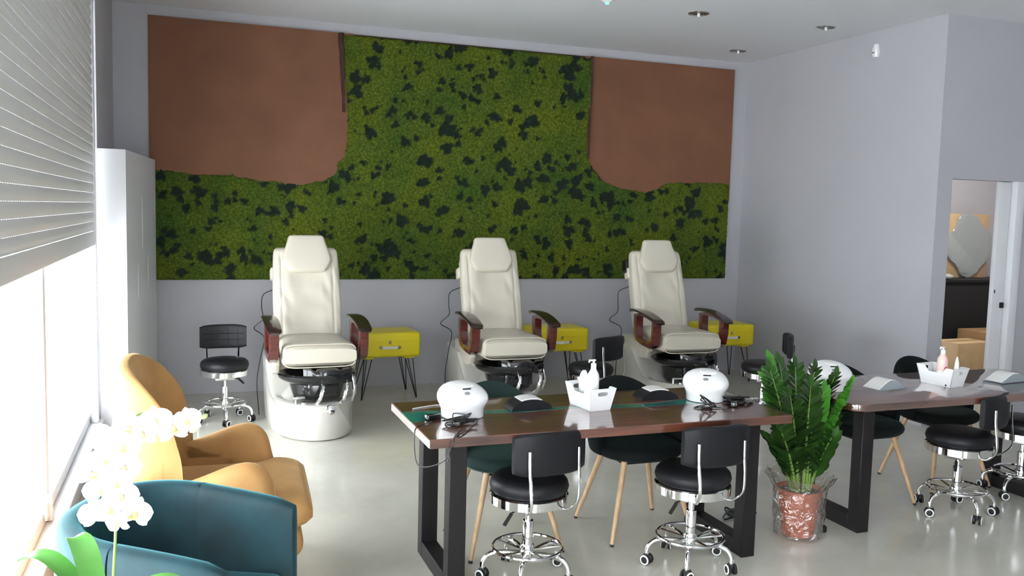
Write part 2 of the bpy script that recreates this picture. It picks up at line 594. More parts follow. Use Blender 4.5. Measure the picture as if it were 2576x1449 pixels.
# storage room behind the doorway
b = NB(); span(b, XR + 0.12, 10.2, 8.75, 8.85, 0, ZC); span(b, 10.1, 10.2, YD + 0.12, 8.75, 0, ZC)
struct('wall_storage', b, W_PAINT)

# glazing: left shopfront
b = NB()
for y in (-2.4, 0.03, 0.4, 2.55, 4.72, 6.79):
    span(b, XW - 0.12, XW - 0.06, y, y + 0.07, 0.15, 3.2, 0.004)
for y0, y1 in ((-2.33, 0.03), (0.47, 2.55), (2.62, 4.72), (4.79, 6.79)):
    span(b, XW - 0.12, XW - 0.06, y0, y1, 0.15, 0.23, 0.004); span(b, XW - 0.12, XW - 0.06, y0, y1, 3.13, 3.2, 0.004)
w = struct('window_1', b, WHITE_FRAME)
for y0, y1 in ((-2.33, 0.03), (0.47, 2.55), (2.62, 4.72), (4.79, 6.79)):
    b = NB(); span(b, XW - 0.096, XW - 0.09, y0, y1, 0.23, 3.13); obj('pane', b, GLASS, w)
b = NB(); span(b, XW - 0.06, XW - 0.03, 4.66, 4.69, 0.17, 0.30, 0.004); span(b, XW - 0.06, XW - 0.045, 4.60, 4.74, 0.19, 0.27, 0.004)
obj('hinge', b, WHITE_FRAME, w)
# inner sill lining
b = NB(); span(b, XW - 0.06, XW + 0.02, 0.4, 6.86, 0.15, 0.165, 0.004); struct('trim_1', b, WHITE_FRAME)
# glazing behind the camera and at the far right, both out of frame
b = NB()
for x in (0.3, 1.53):
    span(b, x, x + 0.07, -3.17, -3.11, 0.1, 2.5)
w = struct('window_2', b, WHITE_FRAME)
b = NB(); span(b, 0.37, 1.53, -3.145, -3.14, 0.1, 2.5); obj('pane', b, GLASS, w)
# sliding door of the storage room, half open
b = NB()
span(b, 6.57, 6.70, YD + 0.035, YD + 0.075, 0.005, 2.095, 0.004)
d = struct('door_1', b, WHITE_FRAME)
b = NB(); span(b, 6.585, 6.592, YD + 0.028, YD + 0.036, 1.13, 1.16, 0.002); obj('latch', b, BLK_METAL, d)
b = NB(); span(b, 6.655, 6.685, YD + 0.01, YD + 0.036, 1.00, 1.05, 0.006); obj('door_handle', b, BLK_METAL, d)
b = NB(); span(b, 6.71, 6.80, YD - 0.02, YD + 0.13, 0, 2.10, 0.004); struct('trim_2', b, WHITE_FRAME)


# ------------------------------------------------------------------ moss picture on the back wall
PX0, PX1, PZ0, PZ1 = -0.317, 5.652, 1.046, 3.346
# boundary of the moss inside the panel (x, z)
LB = [(1.345, 3.346), (1.37, 3.05), (1.385, 2.75), (1.40, 2.50), (1.385, 2.22), (1.31, 2.15), (1.30, 2.05), (1.19, 1.985), (1.12, 1.975),
      (1.00, 1.94), (0.86, 1.955), (0.70, 1.965), (0.55, 1.975), (0.38, 2.005), (0.20, 2.00), (0.05, 2.00),
      (-0.10, 2.03), (-0.317, 2.035)]
RB = [(3.935, 3.346), (3.93, 2.95), (3.905, 2.65), (3.90, 2.38), (3.93, 2.27), (4.02, 2.16), (4.10, 2.08), (4.18, 2.05), (4.35, 2.01), (4.60, 1.985),
      (4.74, 2.03), (4.85, 2.09), (4.98, 2.10), (5.25, 2.115), (5.652, 2.11)]


def curve_z(line, x):
    for (xa, za), (xb, zb) in zip(line, line[1:]):
        lo, hi = min(xa, xb), max(xa, xb)
        if lo <= x <= hi and hi - lo > 1e-6:
            return za + (zb - za) * (x - xa) / (xb - xa)
    return None


def in_poly(x, z, poly):
    c = False
    n = len(poly)
    for i in range(n):
        x0, z0 = poly[i]; x1, z1 = poly[(i + 1) % n]
        if (z0 > z) != (z1 > z) and x < (x1 - x0) * (z - z0) / (z1 - z0) + x0:
            c = not c
    return c


LPOLY = LB + [(-0.4, 2.035), (-0.4, 3.5), (1.34, 3.5)]
RPOLY = RB + [(5.8, 2.11), (5.8, 3.5), (3.935, 3.5)]


def make_moss():
    root = thing('moss_picture', 'wide green moss mural with two rust-brown upper corner fields on the back wall', 'wall art', ((PX0 + PX1) / 2, YB, PZ0))
    ox, oz = (PX0 + PX1) / 2, PZ0
    # backing boards: rust fields in horizontal planks with hairline seams
    def field(x0, x1, zlow):
        bb = NB()
        for za, zb in ((zlow, 2.4398), (2.4408, 2.8995), (2.9005, PZ1)):
            span(bb, x0 - ox, x1 - ox, -0.022, 0, za - oz, zb - oz)
        return bb
    obj('rust_field', field(PX0, 1.46, 1.90), RUST, root)
    obj('rust_field', field(3.84, PX1, 1.90), RUST, root)
    bb = NB(); span(bb, PX0 - ox + 0.002, PX1 - ox - 0.002, -0.012, 0, 0.002, PZ1 - oz - 0.002); obj('backing_board', bb, BACKING_SHADE, root)
    # moss relief
    st = 0.0125
    nx = int((PX1 - PX0) / st) + 1; nz = int((PZ1 - PZ0) / st) + 1
    rnd = random.Random(11)
    spots = []
    for i in range(760):
        sx = rnd.uniform(PX0, PX1); sz = rnd.uniform(PZ0, PZ1)
        r = rnd.choice((0.014, 0.018, 0.022, 0.026, 0.032, 0.038, 0.046, 0.056)) * rnd.uniform(0.9, 1.25)
        spots.append((sx, sz, r, rnd.uniform(0.55, 1.0), rnd.uniform(0, PI)))
        if rnd.random() < 0.3:
            spots.append((sx + rnd.uniform(-0.05, 0.05), sz + rnd.uniform(-0.05, 0.05), r * 0.8, 0.8, 0))
    gx = PX0 + np.arange(nx) * st; gz = PZ0 + np.arange(nz) * st
    dark = np.zeros((nx, nz))
    for (sx, sz, r, asp, a) in spots:
        i0, i1 = np.searchsorted(gx, sx - 0.11), np.searchsorted(gx, sx + 0.11)
        j0, j1 = np.searchsorted(gz, sz - 0.11), np.searchsorted(gz, sz + 0.11)
        X, Z = np.meshgrid(gx[i0:i1] - sx, gz[j0:j1] - sz, indexing='ij')
        u = (X * math.cos(a) + Z * math.sin(a)); v = (-X * math.sin(a) + Z * math.cos(a)) / asp
        ang = np.arctan2(v, u)
        rad = r * (1 + 0.20 * np.sin(3 * ang + sx * 40) + 0.13 * np.sin(5 * ang + sz * 60))
        dd = np.clip((rad - np.hypot(u, v)) / 0.007 + 0.5, 0, 1)
        dark[i0:i1, j0:j1] = np.maximum(dark[i0:i1, j0:j1], dd)
    verts = []; idx = {}
    keep = np.zeros((nx, nz), bool)
    for i in range(nx):
        for j in range(nz):
            x, z = gx[i], gz[j]
            wob = 0.014 * noise.noise(Vector((x * 22, z * 22, 3.0)))
            if in_poly(x + wob, z + wob, LPOLY) or in_poly(x + wob, z + wob, RPOLY):
                continue
            keep[i, j] = True
    dk = []
    for i in range(nx):
        for j in range(nz):
            if not keep[i, j]:
                continue
            x, z = gx[i], gz[j]
            cell = noise.cell_vector
            d = noise.voronoi(Vector((x * 30, z * 30, 0.5)))[0]
            bump = 0.018 * (1 - min(1.0, d[0] / 0.6)) + 0.006 * noise.noise(Vector((x * 70, z * 70, 0)))
            y = -(0.034 + bump) + (0.010 + bump * 0.8) * dark[i, j]
            edge = (i == 0 or j == 0 or i == nx - 1 or j == nz - 1 or not keep[i - 1, j] or not keep[min(i + 1, nx - 1), j]
                    or not keep[i, j - 1] or not keep[i, min(j + 1, nz - 1)])
            if edge:
                y = -0.014
            jx = 0.004 * noise.noise(Vector((x * 50, z * 50, 9))); jz = 0.004 * noise.noise(Vector((x * 50, z * 50, 19)))
            idx[(i, j)] = len(verts)
            verts.append((min(max(x + jx, PX0), PX1) - ox, y, min(max(z + jz, PZ0), PZ1) - oz)); dk.append(float(dark[i, j]))
    faces = []
    for i in range(nx - 1):
        for j in range(nz - 1):
            q = [(i, j), (i + 1, j), (i + 1, j + 1), (i, j + 1)]
            if all(k in idx for k in q):
                faces.append([idx[k] for k in q])
    me = bpy.data.meshes.new('moss_field'); me.from_pydata(verts, [], faces); me.update()
    at = me.attributes.new('dark', 'FLOAT', 'POINT'); at.data.foreach_set('value', dk)
    me.shade_smooth()
    me.materials.append(MOSS)
    o = bpy.data.objects.new('moss_field', me); C.objects.link(o); o.parent = root
    # dark strips standing in for the shade along the upright moss edges
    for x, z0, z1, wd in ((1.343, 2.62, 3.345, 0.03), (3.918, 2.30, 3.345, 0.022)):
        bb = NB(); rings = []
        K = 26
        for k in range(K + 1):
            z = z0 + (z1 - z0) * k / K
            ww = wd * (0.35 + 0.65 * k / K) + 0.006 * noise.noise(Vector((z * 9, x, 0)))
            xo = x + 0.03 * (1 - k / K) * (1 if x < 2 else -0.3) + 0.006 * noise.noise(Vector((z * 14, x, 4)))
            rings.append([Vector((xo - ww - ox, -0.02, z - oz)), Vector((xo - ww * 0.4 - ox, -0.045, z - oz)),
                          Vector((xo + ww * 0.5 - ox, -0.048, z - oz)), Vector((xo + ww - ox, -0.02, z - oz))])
        loft(bb, rings); obj('edge_shade_strip', bb, BACKING_SHADE, root)


make_moss()


# ------------------------------------------------------------------ roller shutter
def make_shutter():
    root = thing('roller_shutter', 'light grey roller shutter lowered half way over the left window', 'shutter', (XW - 0.02, 3.6, 1.425))
    y0, y1 = 0.42 - 3.6, 6.72 - 3.6
    bb = NB()
    pitch, gap = 0.066, 0.0023
    z = 0.10
    k = 0
    while z + pitch < 1.76:
        prof = []
        for i in range(7):
            t = i / 6
            prof.append((0.009 * math.sin(PI * t), z + t * (pitch - gap)))
        for i in range(6, -1, -1):
            t = i / 6
            prof.append((0.009 * math.sin(PI * t) - 0.006, z + t * (pitch - gap)))
        va = [bb.verts.new((u, y0, v)) for u, v in prof]; vb = [bb.verts.new((u, y1, v)) for u, v in prof]
        n = len(prof)
        for i in range(n):
            bb.faces.new((va[i], va[(i + 1) % n], vb[(i + 1) % n], vb[i]))
        bb.faces.new(va[::-1]); bb.faces.new(vb)
        # bridges between the light slots
        yy = y0
        zt = z + pitch - gap
        while yy < y1:
            w = 0.020
            ye = min(yy + w, y1)
            vv = [bb.verts.new(p) for p in ((-0.003, yy, zt - .001), (-0.003, ye, zt - .001), (-0.003, ye, zt + gap + .001), (-0.003, yy, zt + gap + .001),
                                          (-0.006, yy, zt - .001), (-0.006, ye, zt - .001), (-0.006, ye, zt + gap + .001), (-0.006, yy, zt + gap + .001))]
            for q in ((0, 1, 2, 3), (7, 6, 5, 4), (0, 4, 5, 1), (3, 2, 6, 7), (1, 5, 6, 2), (0, 3, 7, 4)):
                bb.faces.new([vv[i] for i in q])
            yy += 0.045
        z += pitch; k += 1
    obj('curtain', bb, SHUTTER, root)
    bb = NB(); span(bb, -0.010, 0.010, y0, y1, 0.0, 0.097, 0.003); obj('bottom_bar', bb, SHUTTER, root)
    bb = NB(); span(bb, -0.03, 0.016, y1 - 0.01, y1 + 0.05, -1.258, 1.772, 0.003)
    t = obj('guide_rail', bb, WHITE_FRAME, root)
    bb = NB(); span(bb, 0.022, 0.16, y0 - 0.02, y1 + 0.02, 1.72, 1.96, 0.01); obj('shutter_box', bb, WHITE_FRAME, root)


make_shutter()

# tall white boxed cabinet in the corner
b = NB()
prism(b, [(0.002, 0), (0.185, 0), (0.333, 1.44), (0.002, 1.44)], 0.0, 2.102, 'xy', 0.004, 2)
cab = thing('tall_cabinet', 'tall white cabinet in the corner between the window and the moss mural', 'cabinet', (XW, 6.84, 0))
obj('body', b, WHITE_FRAME, cab)
for yy, z0, z1 in ((0.72, 1.36, 1.78), (0.50, 0.98, 1.26), (1.0, 1.0, 1.30)):
    b = NB()
    xx = 0.185 + 0.148 * yy / 1.44
    box(b, (xx - 0.002, yy, (z0 + z1) / 2), (0.010, 0.035, z1 - z0), 0.003, 2, (0, 0, -0.102))
    obj('door_grip', b, WHITE_FRAME, cab)


# ------------------------------------------------------------------ pedicure chairs
def make_pedicure_chair():
    root = thing('pedicure_chair', '', 'pedicure chair', (0, 0, 0), 0, 'cream pedicure chairs under the moss mural')

    def ztop(y):
        t = min(1, max(0, (y + 0.26) / 0.36)); t = t * t * (3 - 2 * t)
        return 0.275 + 0.255 * t
    # pearl base
    bb = NB(); n = 144; rings = []
    K = 12
    base_s = lambda t: 0.945 + 0.06 * math.sin(t * PI / 2)
    for k in range(K + 1):
        t = k / K
        s = 0.945 + 0.06 * math.sin(t * PI / 2)
        if k == 0:
            s -= 0.02
        ring = []
        for j in range(n):
            a = 2 * PI * j / n
            ca, sa = math.cos(a), math.sin(a)
            if k and sa < -0.05:
                s = base_s(t) - 0.075 * math.sin(PI * min(1, t * 1.02)) ** 0.7 * min(1, (-sa - 0.05) * 3)
            e = 0.62 if sa > 0 else 0.92
            x = 0.345 * sgnp(ca, e) * s; y = 0.05 + 0.66 * sgnp(sa, e) * s
            zz = ztop(y) * t
            ring.append(Vector((x, y, zz)))
        rings.append(ring)
    for s in (0.93, 0.80, 0.4, 0.05):
        ring = []
        for p in rings[K]:
            x, y = p.x * s, 0.05 + (p.y - 0.05) * s
            ring.append(Vector((x, y, ztop(y) + (0.004 if s == 0.93 else -0.012))))
        rings.append(ring)
    loft(bb, rings); obj('base', bb, PEARL, root, angle=24)
    # raised front panel widening towards the floor
    bb = NB(); rings = []
    for k in range(15):
        t = 0.03 + 0.95 * k / 14
        hw = 0.275 - 0.170 * t
        sc_t = base_s(t)

        def ys(x):
            return 0.05 - 0.66 * sc_t * max(0.0, 1 - (abs(x) / (0.345 * sc_t)) ** (2 / 0.92)) ** 0.46
        ring = []
        for q in range(17):
            x = -hw + 2 * hw * q / 16
            ring.append(Vector((x, ys(x) - 0.012, 0.275 * t)))
        ring.append(Vector((hw * 0.97, ys(hw) + 0.09, 0.275 * t))); ring.append(Vector((-hw * 0.97, ys(hw) + 0.09, 0.275 * t)))
        rings.append(ring)
    loft(bb, rings); obj('front_panel', bb, PEARL, root, angle=24)
    # black basin
    bb = NB()
    prof = [(0.02, 0.262), (0.12, 0.265), (0.165, 0.29), (0.185, 0.36), (0.195, 0.405), (0.245, 0.43), (0.27, 0.452), (0.275, 0.472), (0.262, 0.486),
            (0.243, 0.482), (0.225, 0.45), (0.19, 0.41), (0.16, 0.34), (0.10, 0.30), (0.02, 0.295)]
    lathe(bb, prof, 48, (-0.0, -0.33, 0), 1.08, 0.92); obj('foot_basin', bb, BLK_GLOSS, root)
    # footrest pads with chrome brackets and the black housing
    bb = NB(); box(bb, (0.02, -0.475, 0.375), (0.24, 0.10, 0.10), 0.02); obj('housing', bb, BLK_GLOSS, root)
    bb = NB()
    rings = []
    for k in range(25):
        x = -0.13 + 0.36 * k / 24
        lift = 0.012 * abs(math.cos(2 * PI * (k / 24)))
        y = -0.545 + 0.05 * abs(k / 12 - 1) ** 2
        rings.append([Vector((x, y - 0.02, 0.425)), Vector((x, y - 0.025, 0.47)), Vector((x, y - 0.01, 0.515 + lift)), Vector((x, y + 0.05, 0.522 + lift)),
                      Vector((x, y + 0.09, 0.50)), Vector((x, y + 0.05, 0.44))])
    loft(bb, rings); fr = obj('footrest', bb, BLK_GLOSS, root)
    for xx in (0.0, 0.175):
        bb = NB()
        tube(bb, smooth_path([(xx + 0.01, -0.53, 0.44), (xx - 0.0, -0.60, 0.40), (xx - 0.02, -0.61, 0.33), (xx - 0.035, -0.56, 0.285), (xx - 0.04, -0.50, 0.27)], 5), 0.014, 8, flat=0.6)
        obj('bracket', bb, CHROME, root)
    # chrome knob, faucet and sprayer
    bb = NB(); lathe(bb, [(0.012, 0.0), (0.03, 0.012), (0.036, 0.03), (0.03, 0.046), (0.01, 0.052)], 20, (0.05, -0.605, 0.235), mtx=Matrix.Rotation(PI / 2.6, 4, 'X'))
    obj('knob', bb, CHROME, root)
    bb = NB()
    cyl(bb, (-0.185, -0.50, 0.26), (-0.185, -0.50, 0.325), 0.012); box(bb, (-0.165, -0.53, 0.325), (0.09, 0.025, 0.018), 0.006)
    cyl(bb, (-0.13, -0.53, 0.262), (-0.13, -0.53, 0.29), 0.018)
    obj('faucet', bb, CHROME, root)
    bb = NB()
    tube(bb, smooth_path([(0.24, -0.46, 0.27), (0.25, -0.50, 0.36), (0.235, -0.48, 0.46), (0.20, -0.44, 0.50)], 5), 0.012, 8); obj('sprayer', bb, CHROME, root)
    # body under the seat, cream side skirts
    bb = NB(); box(bb, (0, 0.18, 0.50), (0.50, 0.56, 0.16), 0.02); obj('seat_support', bb, CREAM, root)
    for s in (-1, 1):
        bb = NB()
        prism(bb, [(-0.20, 0.455), (-0.06, 0.43), (0.10, 0.50), (0.24, 0.52), (0.24, 0.61), (0.0, 0.60), (-0.22, 0.58), (-0.25, 0.52)], s * 0.265, s * 0.315, 'yz', 0.012)
        obj('side_skirt', bb, CREAM, root)
    # seat cushion with piping
    bb = NB()
    n = 40; rings = []
    K = 16
    for k in range(K + 1):
        t = k / K
        y = -0.50 + 0.66 * t
        e = min(t, 1 - t) * K
        sh = min(1.0, (0.55 + 0.45 * min(1, e / 2.2) ** 0.6)) if e < 2.2 else 1
        wd = 0.262 + 0.012 * math.cos(t * 3)
        ring = []
        for j in range(n):
            a = 2 * PI * j / n
            x = wd * (0.94 + 0.06 * sh) * sgnp(math.cos(a), 0.30)
            z = 0.622 + 0.090 * sh * sgnp(math.sin(a), 0.36) + (0.008 * (1 - (x / wd) ** 2) if math.sin(a) > 0 else 0)
            ring.append(Vector((x, y, z)))
        rings.append(ring)
    loft(bb, rings); sc_ = obj('seat', bb, CREAM, root)
    bb = NB(); pp = []
    for j in range(48):
        a = 2 * PI * j / 48
        pp.append((0.264 * sgnp(math.cos(a), 0.30), -0.470, 0.622 + 0.086 * sgnp(math.sin(a), 0.36)))
    tube(bb, pp, 0.005, 6, closed=True); obj('piping', bb, CREAM, sc_)
    # backrest, leaning, with stitched channels
    L = 0.825
    A = Vector((0, 0.10, 0.60)); ang = math.atan2(0.25, 0.82)
    dirv = Vector((0, math.sin(ang), math.cos(ang))); nrm = Vector((0, -math.cos(ang), math.sin(ang)))
    bb = NB(); n = 96; rings = []; K = 44
    for k in range(K + 1):
        t = k / K
        c = A + dirv * (L * t)
        wd = 0.262 + 0.012 * math.sin(t * PI) - 0.006 * t
        th = 0.062
        if t > 0.93:
            q = (t - 0.93) / 0.07; q = math.sqrt(max(0, 1 - q * q)); th *= 0.25 + 0.75 * q; wd *= 0.90 + 0.10 * q
        if t < 0.05:
            th *= 0.7 + 0.3 * t / 0.05
        ring = []
        for j in range(n):
            a = 2 * PI * j / n
            x = wd * sgnp(math.cos(a), 0.36); v = th * sgnp(math.sin(a), 0.55)
            if math.sin(a) > 0.2 and 0.03 < t < 0.93:
                ax = abs(x)
                # two channel seams, a soft hollow between them, side bolsters
                v -= 0.022 * math.exp(-((ax - 0.085) / 0.010) ** 2) + 0.016 * math.exp(-((x - 0.02 * math.sin(t * 6)) / 0.012) ** 2) + 0.008 * math.exp(-((ax - 0.205) / 0.008) ** 2)
                if ax < 0.08:
                    v -= 0.010 * (1 - ax / 0.08) * math.sin(PI * min(1, t * 1.15))
                v += 0.012 * noise.noise(Vector((x * 14 + 3, t * 7, 0.3)) + Vector((0, x * 9, 0)))
            ring.append(c + Vector((x, 0, 0)) + nrm * v)
        rings.append(ring)
    loft(bb, rings); back = obj('backrest', bb, CREAM, root, angle=60)
    # side pockets behind the backrest
    bb = NB()
    box(bb, tuple(A + dirv * 0.42 - nrm * 0.075), (0.50, 0.11, 0.68), 0.045, 4, (-ang, 0, 0)); obj('back_shell', bb, CREAM, root)
    bb = NB()
    box(bb, tuple(A + dirv * 0.62 - nrm * 0.07 + Vector((-0.262, 0, 0))), (0.035, 0.09, 0.10), 0.015, 3, (-ang, 0, 0)); obj('side_pocket', bb, CREAM, root)
    # head pillow
    t_ = bmesh.new()
    half = [(0.0, 0.15), (0.09, 0.15), (0.128, 0.146), (0.145, 0.128), (0.155, 0.09), (0.175, 0.03), (0.196, -0.045), (0.190, -0.085), (0.160, -0.135), (0.135, -0.158), (0.08, -0.165), (0.0, -0.165)]
    out = half + [(-u, v) for u, v in half[-2:0:-1]]
    out = [(p.x, p.y) for p in smooth_path([(u, v, 0) for u, v in out], 3, True)]
    cushion(t_, out, -0.035, 0.035, 0.024)
    mp_ = Matrix.Translation(A + dirv * 0.765 + nrm * 0.072) @ Matrix.Rotation(-ang, 4, 'X')
    bb = NB(); merge(bb, t_, mp_); obj('head_pillow', bb, CREAM, root)
    # armrests
    for s in (-1, 1):
        outer = [(-0.47, 0.825), (-0.465, 0.70), (-0.44, 0.60), (-0.37, 0.565), (-0.20, 0.575), (-0.09, 0.60), (-0.045, 0.66), (-0.035, 0.75), (-0.035, 0.835), (-0.12, 0.85), (-0.22, 0.855), (-0.34, 0.845)]
        inner = [(-0.395, 0.805), (-0.392, 0.71), (-0.38, 0.655), (-0.34, 0.628), (-0.21, 0.632), (-0.14, 0.65), (-0.112, 0.69), (-0.108, 0.75), (-0.108, 0.815), (-0.15, 0.825), (-0.22, 0.828), (-0.30, 0.822)]
        bb = NB(); x0, x1 = sorted((s * 0.298, s * 0.366))
        frame_prism(bb, outer, inner, x0, x1, 'yz', 0.006); am = obj('armrest', bb, MAHOG, root)
        bb = NB(); rings = []
        for k in range(15):
            t = k / 14
            y = 0.05 - 0.57 * t
            z = 0.865 + 0.012 * math.sin(t * PI) - 0.065 * t ** 2.2 - (0.015 if k == 0 else 0)
            wd = 0.052 + 0.008 * math.sin(t * PI)
            if k in (0, 14):
                wd *= 0.7
            hh = 0.012 if k not in (0, 14) else 0.006
            rings.append([Vector((s * 0.334 + wd * sgnp(math.cos(2 * PI * j / 20), 0.6), y, z + hh * sgnp(math.sin(2 * PI * j / 20), 0.7))) for j in range(20)])
        loft(bb, rings); obj('arm_pad', bb, MAHOG_DK, am)
    # cable down the left side
    bb = NB()
    tube(bb, smooth_path([(-0.25, 0.33, 1.05), (-0.33, 0.38, 1.0), (-0.345, 0.36, 0.9), (-0.33, 0.40, 0.8), (-0.40, 0.42, 0.72), (-0.33, 0.30, 0.66), (-0.36, 0.28, 0.5), (-0.39, 0.26, 0.3), (-0.37, 0.30, 0.02)], 5), 0.004, 6)
    obj('cable', bb, CABLE, root)
    return root


pc = make_pedicure_chair()
pc.location = (0.91, 7.02, 0); pc.rotation_euler = (0, 0, 0.02)
pc['label'] = 'cream pedicure chair with foot basin, leftmost, beside the black stool by the window'
dup(pc, (2.50, 7.06, 0), -0.02, 'cream pedicure chair with foot basin, middle one of the row behind the tables')
p3 = dup(pc, (4.16, 7.04, 0), -0.05, 'cream pedicure chair with foot basin, rightmost, nearest the plain right wall')
b = NB()
box(b, (-0.272, 0.385, 1.235), (0.03, 0.09, 0.13), 0.012, 3, (-0.296, 0, 0)); obj('remote_holder', b, BLK_GLOSS, p3)


# ------------------------------------------------------------------ yellow suitcase tables
def make_case_table():
    root = thing('suitcase_table', '', 'side table', (0, 0, 0), 0, 'yellow suitcase tables on hairpin legs')
    bb = NB(); box(bb, (0, 0, 0.50), (0.57, 0.40, 0.225), 0.028, 4); cs = obj('suitcase', bb, YELLOW, root)
    bb = NB(); tube(bb, [(-0.262, -0.204, 0.50)] * 0 + [(x, y, 0.535) for x, y in ((-0.287, -0.18), (-0.265, -0.202), (0.265, -0.202), (0.287, -0.18), (0.287, 0.18), (0.265, 0.202), (-0.265, 0.202), (-0.287, 0.18))], 0.0025, 5, closed=True)
    obj('lid_seam', bb, YELLOW, cs)
    bb = NB()
    rings = []
    for k in range(13):
        x = -0.075 + 0.15 * k / 12
        y = -0.206 - 0.022 * math.sin(PI * k / 12)
        rings.append([Vector((x, y - 0.005, 0.468)), Vector((x, y - 0.005, 0.492)), Vector((x, y + 0.004, 0.492)), Vector((x, y + 0.004, 0.468))])
    loft(bb, rings); obj('handle', bb, WHITE_SATIN, cs)
    for s in (-1, 1):
        bb = NB(); prism(bb, [(s * 0.072, 0.466), (s * 0.092, 0.466), (s * 0.104, 0.480), (s * 0.092, 0.494), (s * 0.072, 0.494)], -0.214, -0.198, 'xz', 0.002, 1)
        obj('handle_plate', bb, BRASS, cs)
    bb = NB(); box(bb, (0, -0.203, 0.525), (0.022, 0.012, 0.032), 0.004); obj('lock', bb, BRASS, cs)
    for sx in (-1, 1):
        for sy in (-1, 1):
            bb = NB(); box(bb, (sx * 0.19, sy * 0.13, 0.380), (0.10, 0.08, 0.018), 0.006); obj('foot_block', bb, YELLOW, root)
            fx, fy = sx * 0.255, sy * 0.185
            bb = NB()
            for ox, oy in ((-0.035, -0.02), (0.035, -0.02), (0.0, 0.03)):
                tube(bb, [(sx * 0.19 + ox, sy * 0.13 + oy, 0.374), (fx + ox * 0.1, fy + oy * 0.1, 0.004)], 0.0042, 6)
            obj('leg', bb, BLK_METAL, root)
    return root


yt = make_case_table(); yt.location = (1.70, 7.92, 0); yt.rotation_euler = (0, 0, 0.03)
yt['label'] = 'yellow suitcase side table on black hairpin legs, fully visible beside the leftmost pedicure chair'
dup(yt, (3.40, 7.92, 0), 0.0, 'yellow suitcase side table right of the middle pedicure chair, partly behind a black stool')
dup(yt, (5.32, 7.90, 0), 0.0, 'yellow suitcase side table in the far right corner beside the rightmost pedicure chair')


